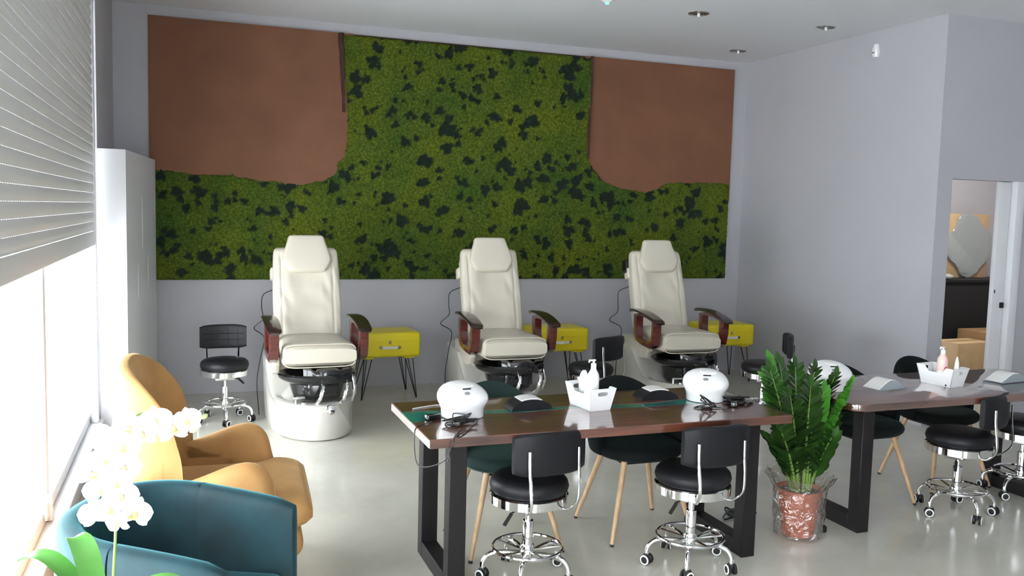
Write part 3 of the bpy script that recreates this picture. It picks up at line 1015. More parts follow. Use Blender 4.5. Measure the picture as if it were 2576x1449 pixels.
# ------------------------------------------------------------------ stools on castors
def make_stool():
    root = thing('stool', '', 'stool', (0, 0, 0), 0, 'black stools with backrest on chrome castor bases')
    bb = NB(); pad(bb, (0, 0, 0.41), 0.188, 0.188, 0.095, 1.0, 0.5, 48, 0.008); st = obj('seat', bb, BLK_LEATHER, root)
    bb = NB(); lathe(bb, [(0.178, 0.375), (0.186, 0.378), (0.187, 0.418), (0.180, 0.424), (0.176, 0.42), (0.172, 0.378)], 48)
    lathe(bb, [(0.02, 0.366), (0.172, 0.374), (0.172, 0.40), (0.02, 0.40)], 32); obj('seat_band', bb, CHROME, root)
    bb = NB(); box(bb, (0, 0, 0.352), (0.15, 0.11, 0.03), 0.006); obj('seat_plate', bb, BRUSHED, root)
    bb = NB(); lathe(bb, [(0.016, 0.23), (0.016, 0.34)], 16); lathe(bb, [(0.026, 0.145), (0.027, 0.15), (0.027, 0.275), (0.025, 0.28)], 20)
    lathe(bb, [(0.034, 0.10), (0.036, 0.105), (0.036, 0.155), (0.030, 0.165)], 20)
    obj('gas_column', bb, CHROME, root)
    bb = NB(); cyl(bb, (0.03, 0, 0.345), (0.11, 0.03, 0.335), 0.004, 8); cyl(bb, (0.105, 0.03, 0.335), (0.15, 0.045, 0.29), 0.009, 8); obj('lever', bb, BLK_RUBBER, root)
    bb = NB(); tube(bb, [(0.165 * math.cos(2 * PI * j / 40), 0.165 * math.sin(2 * PI * j / 40), 0.150) for j in range(40)], 0.0085, 8, closed=True)
    for k in range(5):
        a = 2 * PI * k / 5 + 0.3
        tube(bb, [(0.03 * math.cos(a), 0.03 * math.sin(a), 0.135), (0.163 * math.cos(a), 0.163 * math.sin(a), 0.148)], 0.007, 6, flat=0.7)
    obj('foot_ring', bb, CHROME, root)
    for k in range(5):
        a = 2 * PI * k / 5 - PI / 2
        ca, sa = math.cos(a), math.sin(a)
        bb = NB()
        tube(bb, smooth_path([(0.03 * ca, 0.03 * sa, 0.118), (0.13 * ca, 0.13 * sa, 0.128), (0.185 * ca, 0.185 * sa, 0.118), (0.212 * ca, 0.212 * sa, 0.085), (0.214 * ca, 0.214 * sa, 0.05)], 5), [0.013] * 11 + [0.012] * 9 + [0.011], 10)
        lg = obj('leg', bb, CHROME, root)
        # castor: two wheels with pale rims under a hood
        cx, cy = 0.214 * ca, 0.214 * sa
        tw = a + 0.8
        tx, ty = math.cos(tw), math.sin(tw)
        m = Matrix.Translation((cx, cy, 0.0265)) @ Matrix.Rotation(tw, 4, 'Z') @ Matrix.Rotation(PI / 2, 4, 'Y')
        bb = NB()
        for s in (-1, 1):
            lathe(bb, [(0.006, s * 0.010), (0.0255, s * 0.010), (0.026, s * 0.013), (0.026, s * 0.022), (0.022, s * 0.025), (0.006, s * 0.025)], 24, mtx=m)
        box(bb, (cx - 0.004 * ty, cy + 0.004 * tx, 0.040), (0.018, 0.045, 0.028), 0.008, 3, (0, 0, tw))
        ca_ = obj('castor', bb, BLK_RUBBER, lg)
        for s in (-1, 1):
            bb = NB(); lathe(bb, [(0.0175, s * 0.0242), (0.0175, s * 0.0262), (0.0232, s * 0.0258), (0.0245, s * 0.0232)], 24, mtx=m, cap0=False, cap1=False)
            obj('castor_rim', bb, WHITE_PL, lg)
    # backrest at +y
    bb = NB()
    rings = []
    K = 12
    for k in range(K + 1):
        u = -1 + 2 * k / K
        th = 0.022 * (1 - 0.35 * abs(u) ** 6)
        hh = 0.098 * (1 - 0.16 * abs(u) ** 5)
        x = 0.182 * u; y = 0.215 - 0.035 * u * u
        ring = []
        for j in range(28):
            a = 2 * PI * j / 28
            ring.append(Vector((x, y + th * sgnp(math.cos(a), 0.5) + 0.14 * 0, 0.655 + hh * sgnp(math.sin(a), 0.35))))
        rings.append(ring)
    loft(bb, rings); bk = obj('backrest', bb, BLK_LEATHER, root)
    bb = NB()
    yf = lambda x: 0.1925 - 0.035 * (x / 0.182) ** 2
    for x in (-0.115, -0.04, 0.04, 0.115):
        tube(bb, [(x, yf(x) + 0.004, 0.572), (x, yf(x), 0.60), (x, yf(x), 0.655), (x, yf(x), 0.71), (x, yf(x) + 0.004, 0.738)], 0.0025, 5)
    for z in (0.632, 0.68):
        tube(bb, [(0.155 * q / 6, yf(0.155 * q / 6), z) for q in range(-6, 7)], 0.0025, 5)
    obj('quilting', bb, BLK_LEATHER, bk)
    for s in (-1, 1):
        bb = NB()
        tube(bb, smooth_path([(s * 0.085, 0.15, 0.372), (s * 0.105, 0.20, 0.385), (s * 0.120, 0.245, 0.44), (s * 0.125, 0.245, 0.52), (s * 0.127, 0.235, 0.60), (s * 0.127, 0.232, 0.68)], 5), 0.0085, 8, flat=0.6)
        obj('back_bracket', bb, CHROME, root)
    return root


st = make_stool(); st.location = (1.50, 3.74, 0); st.rotation_euler = (0, 0, PI + 0.12)
st['label'] = 'black stool with backrest at the near side of the river table, left of the two'
dup(st, (2.335, 3.65, 0), PI + 0.02, 'black stool with backrest at the near side of the river table, right of the two')
dup(st, (4.31, 3.87, 0), PI + 0.38, 'black stool with backrest tucked under the near side of the right table')
dup(st, (5.02, 4.02, 0), PI + 0.6, 'black stool cut by the right picture edge, its chrome base beside another stool')
dup(st, (0.265, 7.26, 0), 0.02, 'black quilted stool standing alone left of the leftmost pedicure chair')
dup(st, (3.10, 6.44, 0), PI + 0.42, 'black stool seen between the middle and right pedicure chairs')
dup(st, (4.62, 6.20, 0), -2.12, 'black stool in front of the right wall, half hidden behind the potted plant')


# ------------------------------------------------------------------ black velvet chairs
def make_velvet_chair(VEL, grp):
    root = thing('shell_chair', '', 'chair', (0, 0, 0), 0, grp)
    bb = NB(); pad(bb, (0, 0, 0.425), 0.245, 0.235, 0.075, 0.85, 0.6, 48, 0.010); obj('seat', bb, VEL, root)
    bb = NB(); rings = []
    K = 40
    for k in range(K + 1):
        u = -1 + 2 * k / K
        a = PI / 2 + u * math.radians(102)
        top = 0.56 + 0.245 * (0.5 + 0.5 * math.cos(u * PI)) ** 0.75
        th = 0.022 * (1 - 0.4 * abs(u) ** 8)
        ring = []
        for j in range(20):
            q = 2 * PI * j / 20
            z = (top + 0.44) / 2 + (top - 0.44) / 2 * sgnp(math.sin(q), 0.5)
            lean = 0.10 * max(0, (z - 0.47)) * 1.2
            r = 0.238 + th * sgnp(math.cos(q), 0.8) + lean
            ring.append(Vector((r * 1.03 * math.cos(a), r * math.sin(a), z)))
        rings.append(ring)
    loft(bb, rings); obj('backrest', bb, VEL, root)
    bb = NB(); box(bb, (0, 0, 0.415), (0.30, 0.28, 0.025), 0.008); obj('under_frame', bb, BLK_METAL, root)
    for sx in (-1, 1):
        for sy in (-1, 1):
            bb = NB()
            tube(bb, [(sx * 0.135, sy * 0.125, 0.425), (sx * 0.245, sy * 0.225, 0.012)], [0.017, 0.0105], 12)
            lg = obj('leg', bb, OAK, root)
            bb = NB(); tube(bb, [(sx * 0.245, sy * 0.225, 0.012), (sx * 0.248, sy * 0.228, 0.0)], [0.0105, 0.010], 10); obj('foot_cap', bb, BLK_RUBBER, lg)
    return root


GREEN_VELVET = principled('dark_green_velvet', (0.013, 0.030, 0.026), 0.85, spec=0.25, sheen=0.3, sheen_tint=(0.4, 0.7, 0.6))
vg = make_velvet_chair(GREEN_VELVET, 'shell chairs with oak legs'); vg.location = (1.54, 4.20, 0)
vg['label'] = 'dark green velvet shell chair with oak legs behind the left end of the river table'
vc = make_velvet_chair(BLK_VELVET, 'shell chairs with oak legs'); vc.location = (2.31, 4.19, 0)
vc['label'] = 'black velvet shell chair with oak legs behind the river table, right of the white basket'
dup(vc, (3.93, 4.27, 0), 0.0, 'black velvet shell chair at the left end of the right table, beside the potted plant')
dup(vc, (4.69, 4.40, 0), 0.0, 'black velvet shell chair behind the right table and its white basket')


# ------------------------------------------------------------------ tables
def leg_frame(root, x, y0, y1, ztop):
    bb = NB()
    s = 0.08
    span(bb, x, x + s, y0, y0 + s, 0, ztop, 0.003, 1); span(bb, x, x + s, y1 - s, y1, 0, ztop, 0.003, 1)
    span(bb, x, x + s, y0 + s, y1 - s, 0, s, 0.003, 1); span(bb, x, x + s, y0 + s, y1 - s, ztop - 0.04, ztop, 0.003, 1)
    obj('leg_frame', bb, BLK_METAL, root)


def make_river_table():
    X0, X1, Y0, Y1 = 0.965, 2.835, 3.55, 4.30
    root = thing('river_table', 'dark red-brown wooden table with a teal resin river on black steel frames', 'table', (X0, Y0, 0))
    L, W = X1 - X0, Y1 - Y0
    N = 40

    def river(x):
        c = 0.415 + 0.028 * math.sin(x * 3.1 + 0.4) + 0.010 * math.sin(x * 9) + 0.02 * x / L
        w = 0.040 + 0.018 * math.cos(x * 3.6) + 0.006 * math.sin(x * 13)
        if x < 0.25:
            w += 0.05 * (1 - x / 0.25)
        return c - w, c + w
    z0, z1 = 0.71, 0.75

    def slab(f0, f1, mat, name, dz=0.0):
        bb = NB(); rings = []
        for k in range(N + 1):
            x = L * k / N
            a, c = f0(x), f1(x)
            rings.append([Vector((x, a, z0)), Vector((x, a, z1 - 0.004 + dz)), Vector((x, a + 0.004, z1 + dz)), Vector((x, c - 0.004, z1 + dz)), Vector((x, c, z1 - 0.004 + dz)), Vector((x, c, z0))])
        loft(bb, rings); return obj(name, bb, mat, root)
    slab(lambda x: 0.004 * math.sin(x * 5), lambda x: river(x)[0], WOOD, 'tabletop_plank')
    slab(lambda x: river(x)[1], lambda x: W + 0.004 * math.sin(x * 4 + 2), WOOD, 'tabletop_plank')
    slab(lambda x: river(x)[0] + 0.0, lambda x: river(x)[1], EPOXY, 'resin_river', -0.0005)
    leg_frame(root, 0.115, 0.09, 0.64, 0.709); leg_frame(root, L - 0.20, 0.09, 0.64, 0.709)
    # pale bruised left edge strip
    bb = NB(); span(bb, -0.006, 0.0005, 0.004, W - 0.004, 0.711, 0.747, 0.002, 1)
    obj('edge_band', bb, principled('pale_sapwood', (0.50, 0.40, 0.36), 0.3, coat=0.6, var=0.2), root)
    return root


make_river_table()


def make_right_table():
    X0, X1, Y0, Y1 = 3.33, 5.20, 3.66, 4.38
    root = thing('wooden_table', 'dark red-brown glossy table with rounded corners at the right picture edge', 'table', (X0, Y0, 0))
    L, W = X1 - X0, Y1 - Y0
    out = []
    r = 0.07
    for cx, cy, a0 in ((r, r, PI), (L - r, r, 1.5 * PI), (L - r, W - r, 0), (r, W - r, PI / 2)):
        for k in range(7):
            a = a0 + PI / 2 * k / 6
            out.append((cx + r * math.cos(a), cy + r * math.sin(a)))
    bb = NB(); prism(bb, out, 0.71, 0.75, 'xy', 0.006, 2); obj('tabletop', bb, WOOD_GLOSS, root)
    leg_frame(root, 0.14, 0.09, 0.62, 0.709); leg_frame(root, L - 0.22, 0.09, 0.62, 0.709)


make_right_table()


# ------------------------------------------------------------------ things on the tables
def make_nail_lamp():
    root = thing('nail_lamp', '', 'nail lamp', (0, 0, 0), 0, 'white dome nail lamps')
    bb = NB(); rings = []
    prof = [(0.78, 0.000), (0.82, 0.003), (0.825, 0.02), (0.84, 0.04), (0.90, 0.058), (0.97, 0.074), (1.0, 0.090), (0.99, 0.104), (0.94, 0.118), (0.84, 0.131), (0.70, 0.141), (0.52, 0.149), (0.3, 0.153), (0.1, 0.154)]
    n = 56
    for s, z in prof:
        ring = []
        for j in range(n):
            a = 2 * PI * j / n
            x = 0.122 * s * sgnp(math.cos(a), 0.9); y = 0.115 * s * sgnp(math.sin(a), 0.9)
            ring.append(Vector((x, y, z + 0.24 * y * (z / 0.154) ** 2)))
        rings.append(ring)
    loft(bb, rings); obj('housing', bb, WHITE_PL, root)
    # display slot, button, vents on the sloping top towards -y
    def topz(y):
        s = min(1, abs(y) / 0.115)
        return np.interp(s, [0.1, 0.3, 0.52, 0.70, 0.84, 0.94], [0.154, 0.153, 0.149, 0.141, 0.131, 0.118]) + 0.22 * y
    y = -0.050; z = topz(y)
    bb = NB(); box(bb, (0.0, y, z + 0.0005), (0.042, 0.010, 0.004), 0.0018, 2, (0.40, 0, 0)); obj('display', bb, BLK_GLOSS, root)
    y = -0.080; z = topz(y)
    bb = NB(); lathe(bb, [(0.001, 0.0025), (0.014, 0.002), (0.0155, -0.002)], 20, (-0.01, y, z + 0.001), 1, 0.7, mtx=Matrix.Rotation(0.6, 4, 'X')); obj('button', bb, GREY_PL, root)
    bb = NB(); lathe(bb, [(0.001, 0.159), (0.03, 0.1585), (0.034, 0.157), (0.036, 0.150)], 24, (0.01, 0.025, 0.001), 1.3, 0.8, mtx=Matrix.Rotation(0.2, 4, 'X')); obj('top_cover', bb, WHITE_SATIN, root)
    # hand opening at the rear
    bb = NB()
    prism(bb, [(-0.065, 0.002), (0.065, 0.002), (0.07, 0.03), (0.055, 0.052), (0.03, 0.06), (-0.03, 0.06), (-0.055, 0.052), (-0.07, 0.03)], 0.072, 0.097, 'xz', 0.004, 2)
    obj('hand_opening', bb, BLK_GLOSS, root)
    for x in (-0.07, 0.07):
        pass
    return root


TZ = 0.7505
nl = make_nail_lamp(); nl.location = (1.225, 3.94, TZ); nl.rotation_euler = (0, 0, 0.1)
nl['label'] = 'white dome nail lamp on the left end of the river table'
dup(nl, (2.60, 3.98, TZ), -0.45, 'white dome nail lamp on the right end of the river table, leads in front')
dup(nl, (3.49, 4.06, TZ), -0.3, 'white dome nail lamp on the left end of the right table behind the plant')


def make_hand_rest(name, label, loc, rz, m_arch, m_pad, grp, w=0.21, d=0.11, h=0.055, padw=0.6, solid=True):
    root = thing(name, label, 'hand rest', loc, rz, grp)
    def hz(u):
        return h * (max(0, 1 - u * u) ** 0.6 if m_arch is BLK_LEATHER else (0.5 + 0.5 * math.cos(PI * u)) ** 0.7)
    bb = NB(); rings = []
    K = 18
    th = 0.010
    for k in range(K + 1):
        u = -1 + 2 * k / K
        x = w / 2 * u
        z = hz(u)
        rings.append([Vector((x, -d / 2, 0 if solid else max(z - th, 0))), Vector((x, -d / 2, z + 0.002)), Vector((x, d / 2, z + 0.002)), Vector((x, d / 2, 0 if solid else max(z - th, 0)))])
    loft(bb, rings); obj('arch', bb, m_arch, root)
    bb = NB(); rings = []
    for k in range(11):
        u = (-1 + 2 * k / 10) * padw
        x = w / 2 * u
        z = hz(u) + 0.002
        rings.append([Vector((x, -d * 0.40, z)), Vector((x, -d * 0.38, z + 0.004)), Vector((x, d * 0.45, z + 0.004)), Vector((x, d * 0.47, z))])
    loft(bb, rings); obj('pad', bb, m_pad, root)
    return root


make_hand_rest('hand_rest', 'black arched hand rest with white pad, between nail lamp and basket', (1.60, 4.03, TZ), 0.0, BLK_LEATHER, WHITE_SATIN, 'black hand rests with white pads', 0.22, 0.12, 0.05, 0.50)
make_hand_rest('hand_rest', 'black arched hand rest with white pad, right of the basket on the river table', (2.36, 4.09, TZ), -0.06, BLK_LEATHER, WHITE_SATIN, 'black hand rests with white pads', 0.22, 0.12, 0.05, 0.50)
make_hand_rest('hand_rest', 'white wavy hand rest near the left end of the right table', (3.86, 4.02, TZ), 0.12, GREY_CLOTH, WHITE_SATIN, 'white and grey hand rests', 0.23, 0.13, 0.05, 0.97)
make_hand_rest('hand_rest', 'grey and white hand rest right of the basket at the picture edge', (4.84, 4.02, TZ), 0.1, GREY_CLOTH, WHITE_SATIN, 'white and grey hand rests', 0.27, 0.13, 0.05, 0.97)


def make_basket():
    root = thing('basket', '', 'basket', (0, 0, 0), 0, 'white plastic baskets')
    # long axis y, short axis x, tapered walls, dipped long sides, oval handle slot in both short sides
    Lb, Wb, Lt, Wt, H, th = 0.10, 0.058, 0.125, 0.076, 0.115, 0.004

    def dip(v):   # wall height along the long side
        a = min(1.0, max(0.0, (0.62 - abs(v)) / 0.22)); a = a * a * (3 - 2 * a)
        return H * (1 - 0.30 * a)

    def P(s, v, t, inset=0.0, side='long'):
        """point on a wall: s=-1/1 side, v=-1..1 along, t=0..1 height fraction"""
        L_ = Lb + (Lt - Lb) * t - inset; W_ = Wb + (Wt - Wb) * t - inset
        return (s * W_, v * L_) if side == 'long' else (v * W_, s * L_)
    bb = NB()
    N = 24
    for s in (-1, 1):
        og = []; ig = []
        for k in range(N + 1):
            v = -1 + 2 * k / N
            hh = dip(v)
            colo = []; coli = []
            for q in range(5):
                t = hh / H * q / 4
                x, y = P(s, v, t); colo.append(bb.verts.new((x, y, H * t)))
                x, y = P(s, v * (1 - th / Lb), t, th); coli.append(bb.verts.new((x, y, max(H * t, th))))
            og.append(colo); ig.append(coli)
        for k in range(N):
            for q in range(4):
                bb.faces.new((og[k][q], og[k + 1][q], og[k + 1][q + 1], og[k][q + 1]))
                bb.faces.new((ig[k][q], ig[k][q + 1], ig[k + 1][q + 1], ig[k + 1][q]))
            bb.faces.new((og[k][4], og[k + 1][4], ig[k + 1][4], ig[k][4]))
    # short sides as frames round a slot
    sl = [(math.cos(a), math.sin(a)) for a in [2 * PI * i / 32 for i in range(32)]]
    for s in (-1, 1):
        def wall_pt(u, z, off):
            t = z / H
            return Vector((u * (Wb + (Wt - Wb) * t), s * (Lb + (Lt - Lb) * t - off), z))
        inner = []; outer = []
        for c, n_ in sl:
            inner.append((0.42 * sgnp(c, 0.55), 0.087 + 0.011 * sgnp(n_, 0.75)))
            m = max(abs(c), abs(n_))
            outer.append((c / m, H / 2 + H / 2 * n_ / m))
        for off, flip in ((0, False), (th, True)):
            vo = [bb.verts.new(wall_pt(u, z, off)) for u, z in outer]; vi = [bb.verts.new(wall_pt(u, z, off)) for u, z in inner]
            for i in range(32):
                bb.faces.new((vo[i], vo[(i + 1) % 32], vi[(i + 1) % 32], vi[i]))
            if off == 0:
                v0, w0 = vo, vi
        for i in range(32):
            bb.faces.new((w0[i], w0[(i + 1) % 32], vi[(i + 1) % 32], vi[i])); bb.faces.new((v0[i], v0[(i + 1) % 32], vo[(i + 1) % 32], vo[i]))
    box(bb, (0, 0, th / 2), (Wb * 2 - 0.002, Lb * 2 - 0.002, th))
    bmesh.ops.remove_doubles(bb, verts=bb.verts[:], dist=0.0002)
    obj('tub', bb, WHITE_PL, root)
    return root


bk = make_basket(); bk.location = (1.915, 3.975, TZ); bk.rotation_euler = (0, 0, 0.12)
bk['label'] = 'white plastic basket with an oval handle slot in the middle of the river table'
dup(bk, (4.30, 4.02, TZ), 0.15, 'white plastic basket holding pink bottle on the right table')


def pump_bottle(loc, rz, label, body, hh, rr, drop=False):
    root = thing('pump_bottle', label, 'bottle', loc, rz)
    bb = NB(); lathe(bb, [(rr * 0.9, 0), (rr, 0.006), (rr, hh * 0.62), (rr * 0.92, hh * 0.68), (rr * 0.55, hh * 0.76), (rr * 0.42, hh * 0.80)], 28); obj('body', bb, body, root)
    bb = NB(); lathe(bb, [(rr * 0.46, hh * 0.79), (rr * 0.46, hh * 0.90), (rr * 0.2, hh * 0.905), (rr * 0.2, hh * 0.95)], 20)
    box(bb, (-rr * 0.3, 0, hh * 0.965), (rr * 1.3, rr * 0.5, hh * 0.035), 0.003)
    cyl(bb, (-rr * 0.85, 0, hh * 0.965), (-rr * 1.05, 0, hh * 0.925), 0.004)
    obj('pump', bb, WHITE_PL, root)
    if drop:
        bb = NB()
        lathe(bb, [(rr + 0.0006, hh * 0.02), (rr + 0.0006, hh * 0.36)], 28, cap0=False, cap1=False); obj('label_band', bb, WHITE_SATIN, root)
        bb = NB()
        pts = []
        for k in range(24):
            a = 2 * PI * k / 24
            u = 0.0105 * math.sin(a) * (0.6 + 0.4 * (1 if math.cos(a) < 0 else (1 - math.cos(a) * 0.8)))
            v = 0.014 * math.cos(a)
            pts.append((u, v))
        vs = []
        for u, v in pts:
            an = u / rr - PI / 2 - 0.35
            vs.append(bb.verts.new(((rr + 0.0014) * math.cos(an), (rr + 0.0014) * math.sin(an), hh * 0.42 + v)))
        bb.faces.new(vs); obj('drop_emblem', bb, RED_DROP, root)
    return root


pump_bottle((1.925, 3.965, TZ + 0.0045), 0.2, 'white pump bottle standing in the basket on the river table', WHITE_PL, 0.245, 0.030)
pump_bottle((4.275, 4.00, TZ + 0.0045), 0.2, 'pink pump bottle with red drop emblem in the right table basket', PINK_LIQ, 0.235, 0.031, True)
t = thing('nozzle_bottle', 'small white bottle with a pointed nozzle in the right table basket', 'bottle', (4.33, 3.945, TZ + 0.0045))
b = NB(); lathe(b, [(0.022, 0), (0.025, 0.004), (0.024, 0.07), (0.015, 0.11), (0.012, 0.125)], 24); obj('body', b, WHITE_SATIN, t)
b = NB(); lathe(b, [(0.013, 0.12), (0.012, 0.14), (0.006, 0.165), (0.003, 0.175)], 20); obj('nozzle', b, WHITE_PL, t)
for k, (x, y) in enumerate(((4.295, 3.955), (4.262, 3.945))):
    b = NB(); lathe(b, [(0.011, 0), (0.012, 0.002), (0.012, 0.04), (0.007, 0.045), (0.007, 0.075), (0.003, 0.078)], 16)
    o = obj('polish_bottle', b, BLK_GLOSS, None, loc=(x, y, TZ + 0.0045))
    tag(o, 'tiny black bottle beside the pink pump bottle, ' + ('right one' if k == 0 else 'left one'), 'bottle', 'tiny black bottles in the right table basket')
# white refill tub standing tilted in the basket
b = NB(); rings = []
for k in range(17):
    tt = k / 16
    hw = 0.034 * math.sin(min(1, tt * 1.25 + 0.25) * PI / 1.9) * (1 if tt < 0.6 else math.sqrt(max(0.03, 1 - ((tt - 0.6) / 0.4) ** 2)))
    rings.append([Vector((0.011 * math.cos(2 * PI * j / 20), hw * math.sin(2 * PI * j / 20), 0.175 * tt)) for j in range(20)])
loft(b, rings)
o = obj('plastic_paddle', b, WHITE_PL, None, loc=(1.897, 4.028, TZ + 0.006)); o.rotation_euler = (0.05, 0, 0.35)
tag(o, 'white oval plastic piece standing upright in the basket, left of the pump bottle', 'plastic piece')


def tangle(name, label, c, rad, n, r, mat, seed, z=0.0, h=0.03, cat='cable', ext=None):
    rnd = random.Random(seed)
    bb = NB(); pts = []
    for k in range(n):
        a = k * 2.3 + rnd.uniform(-0.5, 0.5)
        rr = rad * rnd.uniform(0.35, 1.0)
        pts.append((rr * math.cos(a), rr * 0.6 * math.sin(a), r + rnd.uniform(0, 1) ** 2 * h))
    if ext:
        pts += ext
    tube(bb, smooth_path(pts, 6), r, 6)
    o = obj(name, bb, mat, None, loc=(c[0], c[1], z)); tag(o, label, cat); return o


TT = TZ
tangle('cable_coil', 'tangled black lead in front of the left nail lamp', (1.17, 3.79, 0), 0.10, 17, 0.0035, CABLE, 3, TT, 0.045,
       ext=[(0.02, -0.10, 0.004), (-0.06, -0.20, 0.006), (-0.10, -0.232, -0.02), (-0.13, -0.245, -0.10), (-0.15, -0.22, -0.13), (-0.175, -0.15, -0.10), (-0.16, -0.12, -0.10)][:4])
tangle('cable_coil', 'tangled black lead in front of the right nail lamp', (2.49, 3.79, 0), 0.08, 13, 0.0035, CABLE, 8, TT, 0.07)
tangle('cable_coil', 'heap of black leads on the right end of the river table', (2.72, 3.86, 0), 0.095, 22, 0.0048, CABLE, 5, TT, 0.035)
for lab, (x, y, rz) in (('small black power adapter at the left corner of the river table', (1.07, 3.90, 0.3)), ('small black power adapter under the right nail lamp', (2.66, 3.80, 1.0))):
    b = NB(); box(b, (0, 0, 0.014), (0.075, 0.035, 0.028), 0.006); o = obj('power_adapter', b, BLK_GLOSS, None, loc=(x, y, TT)); o.rotation_euler = (0, 0, rz)
    tag(o, lab, 'power adapter', 'black power adapters on the river table')
b = NB(); tube(b, smooth_path([(1.03, 4.13, TT + 0.003), (1.10, 4.16, TT + 0.003), (1.16, 4.18, TT + 0.003), (1.20, 4.17, TT + 0.003)], 5), 0.003, 6)
tag(obj('charging_cord', b, CABLE_W), 'thin white cord lying at the left end of the river table', 'cable')
b = NB(); tube(b, smooth_path([(1.05, 3.85, TT + 0.004), (0.99, 3.80, TT + 0.004), (0.952, 3.77, TT - 0.01), (0.945, 3.75, 0.66), (0.95, 3.70, 0.60), (0.99, 3.63, 0.61), (1.04, 3.56, 0.66), (1.06, 3.535, 0.735), (1.08, 3.57, TT + 0.004), (1.14, 3.68, TT + 0.004)], 6), 0.003, 6)
tag(obj('hanging_cord', b, CABLE), 'black cord looping below the left corner of the river table', 'cable')
# power strip and leads on the floor
t = thing('power_strip', 'black power brick on the floor right of the river table leg', 'power strip', (3.10, 4.62, 0), 0.2)
b = NB(); box(b, (0, 0, 0.022), (0.20, 0.065, 0.044), 0.008); obj('housing', b, BLK_METAL, t)
tangle('floor_cable', 'tangle of black leads on the floor between table leg and plant', (2.98, 4.18, 0), 0.16, 12, 0.0055, CABLE, 21, 0.0, 0.03)
b = NB(); lathe(b, [(0.02, 0), (0.024, 0.004), (0.024, 0.03), (0.016, 0.036)], 16); o = obj('floor_plug', b, BLK_RUBBER, None, loc=(3.30, 3.83, 0))
tag(o, 'small black plug on the floor right of the plant pot', 'plug')


# ------------------------------------------------------------------ potted plant
def leaflet(bb, base, d, up, L, W):
    """pointed folded leaf along d"""
    d = d.normalized(); s = d.cross(up).normalized(); u = s.cross(d).normalized()
    mid = []; lf = []; rt = []
    for k in range(6):
        t = k / 5
        w = W * math.sin(PI * min(1, 0.12 + t * 0.88)) ** 0.7 if k < 5 else 0
        c = base + d * (L * t) - u * (0.12 * L * t * t)
        mid.append(bb.verts.new(c - u * 0.12 * w)); lf.append(bb.verts.new(c + s * w + u * w * 0.15)); rt.append(bb.verts.new(c - s * w + u * w * 0.15))
    for k in range(5):
        bb.faces.new((mid[k], mid[k + 1], lf[k + 1], lf[k])); bb.faces.new((rt[k], rt[k + 1], mid[k + 1], mid[k]))


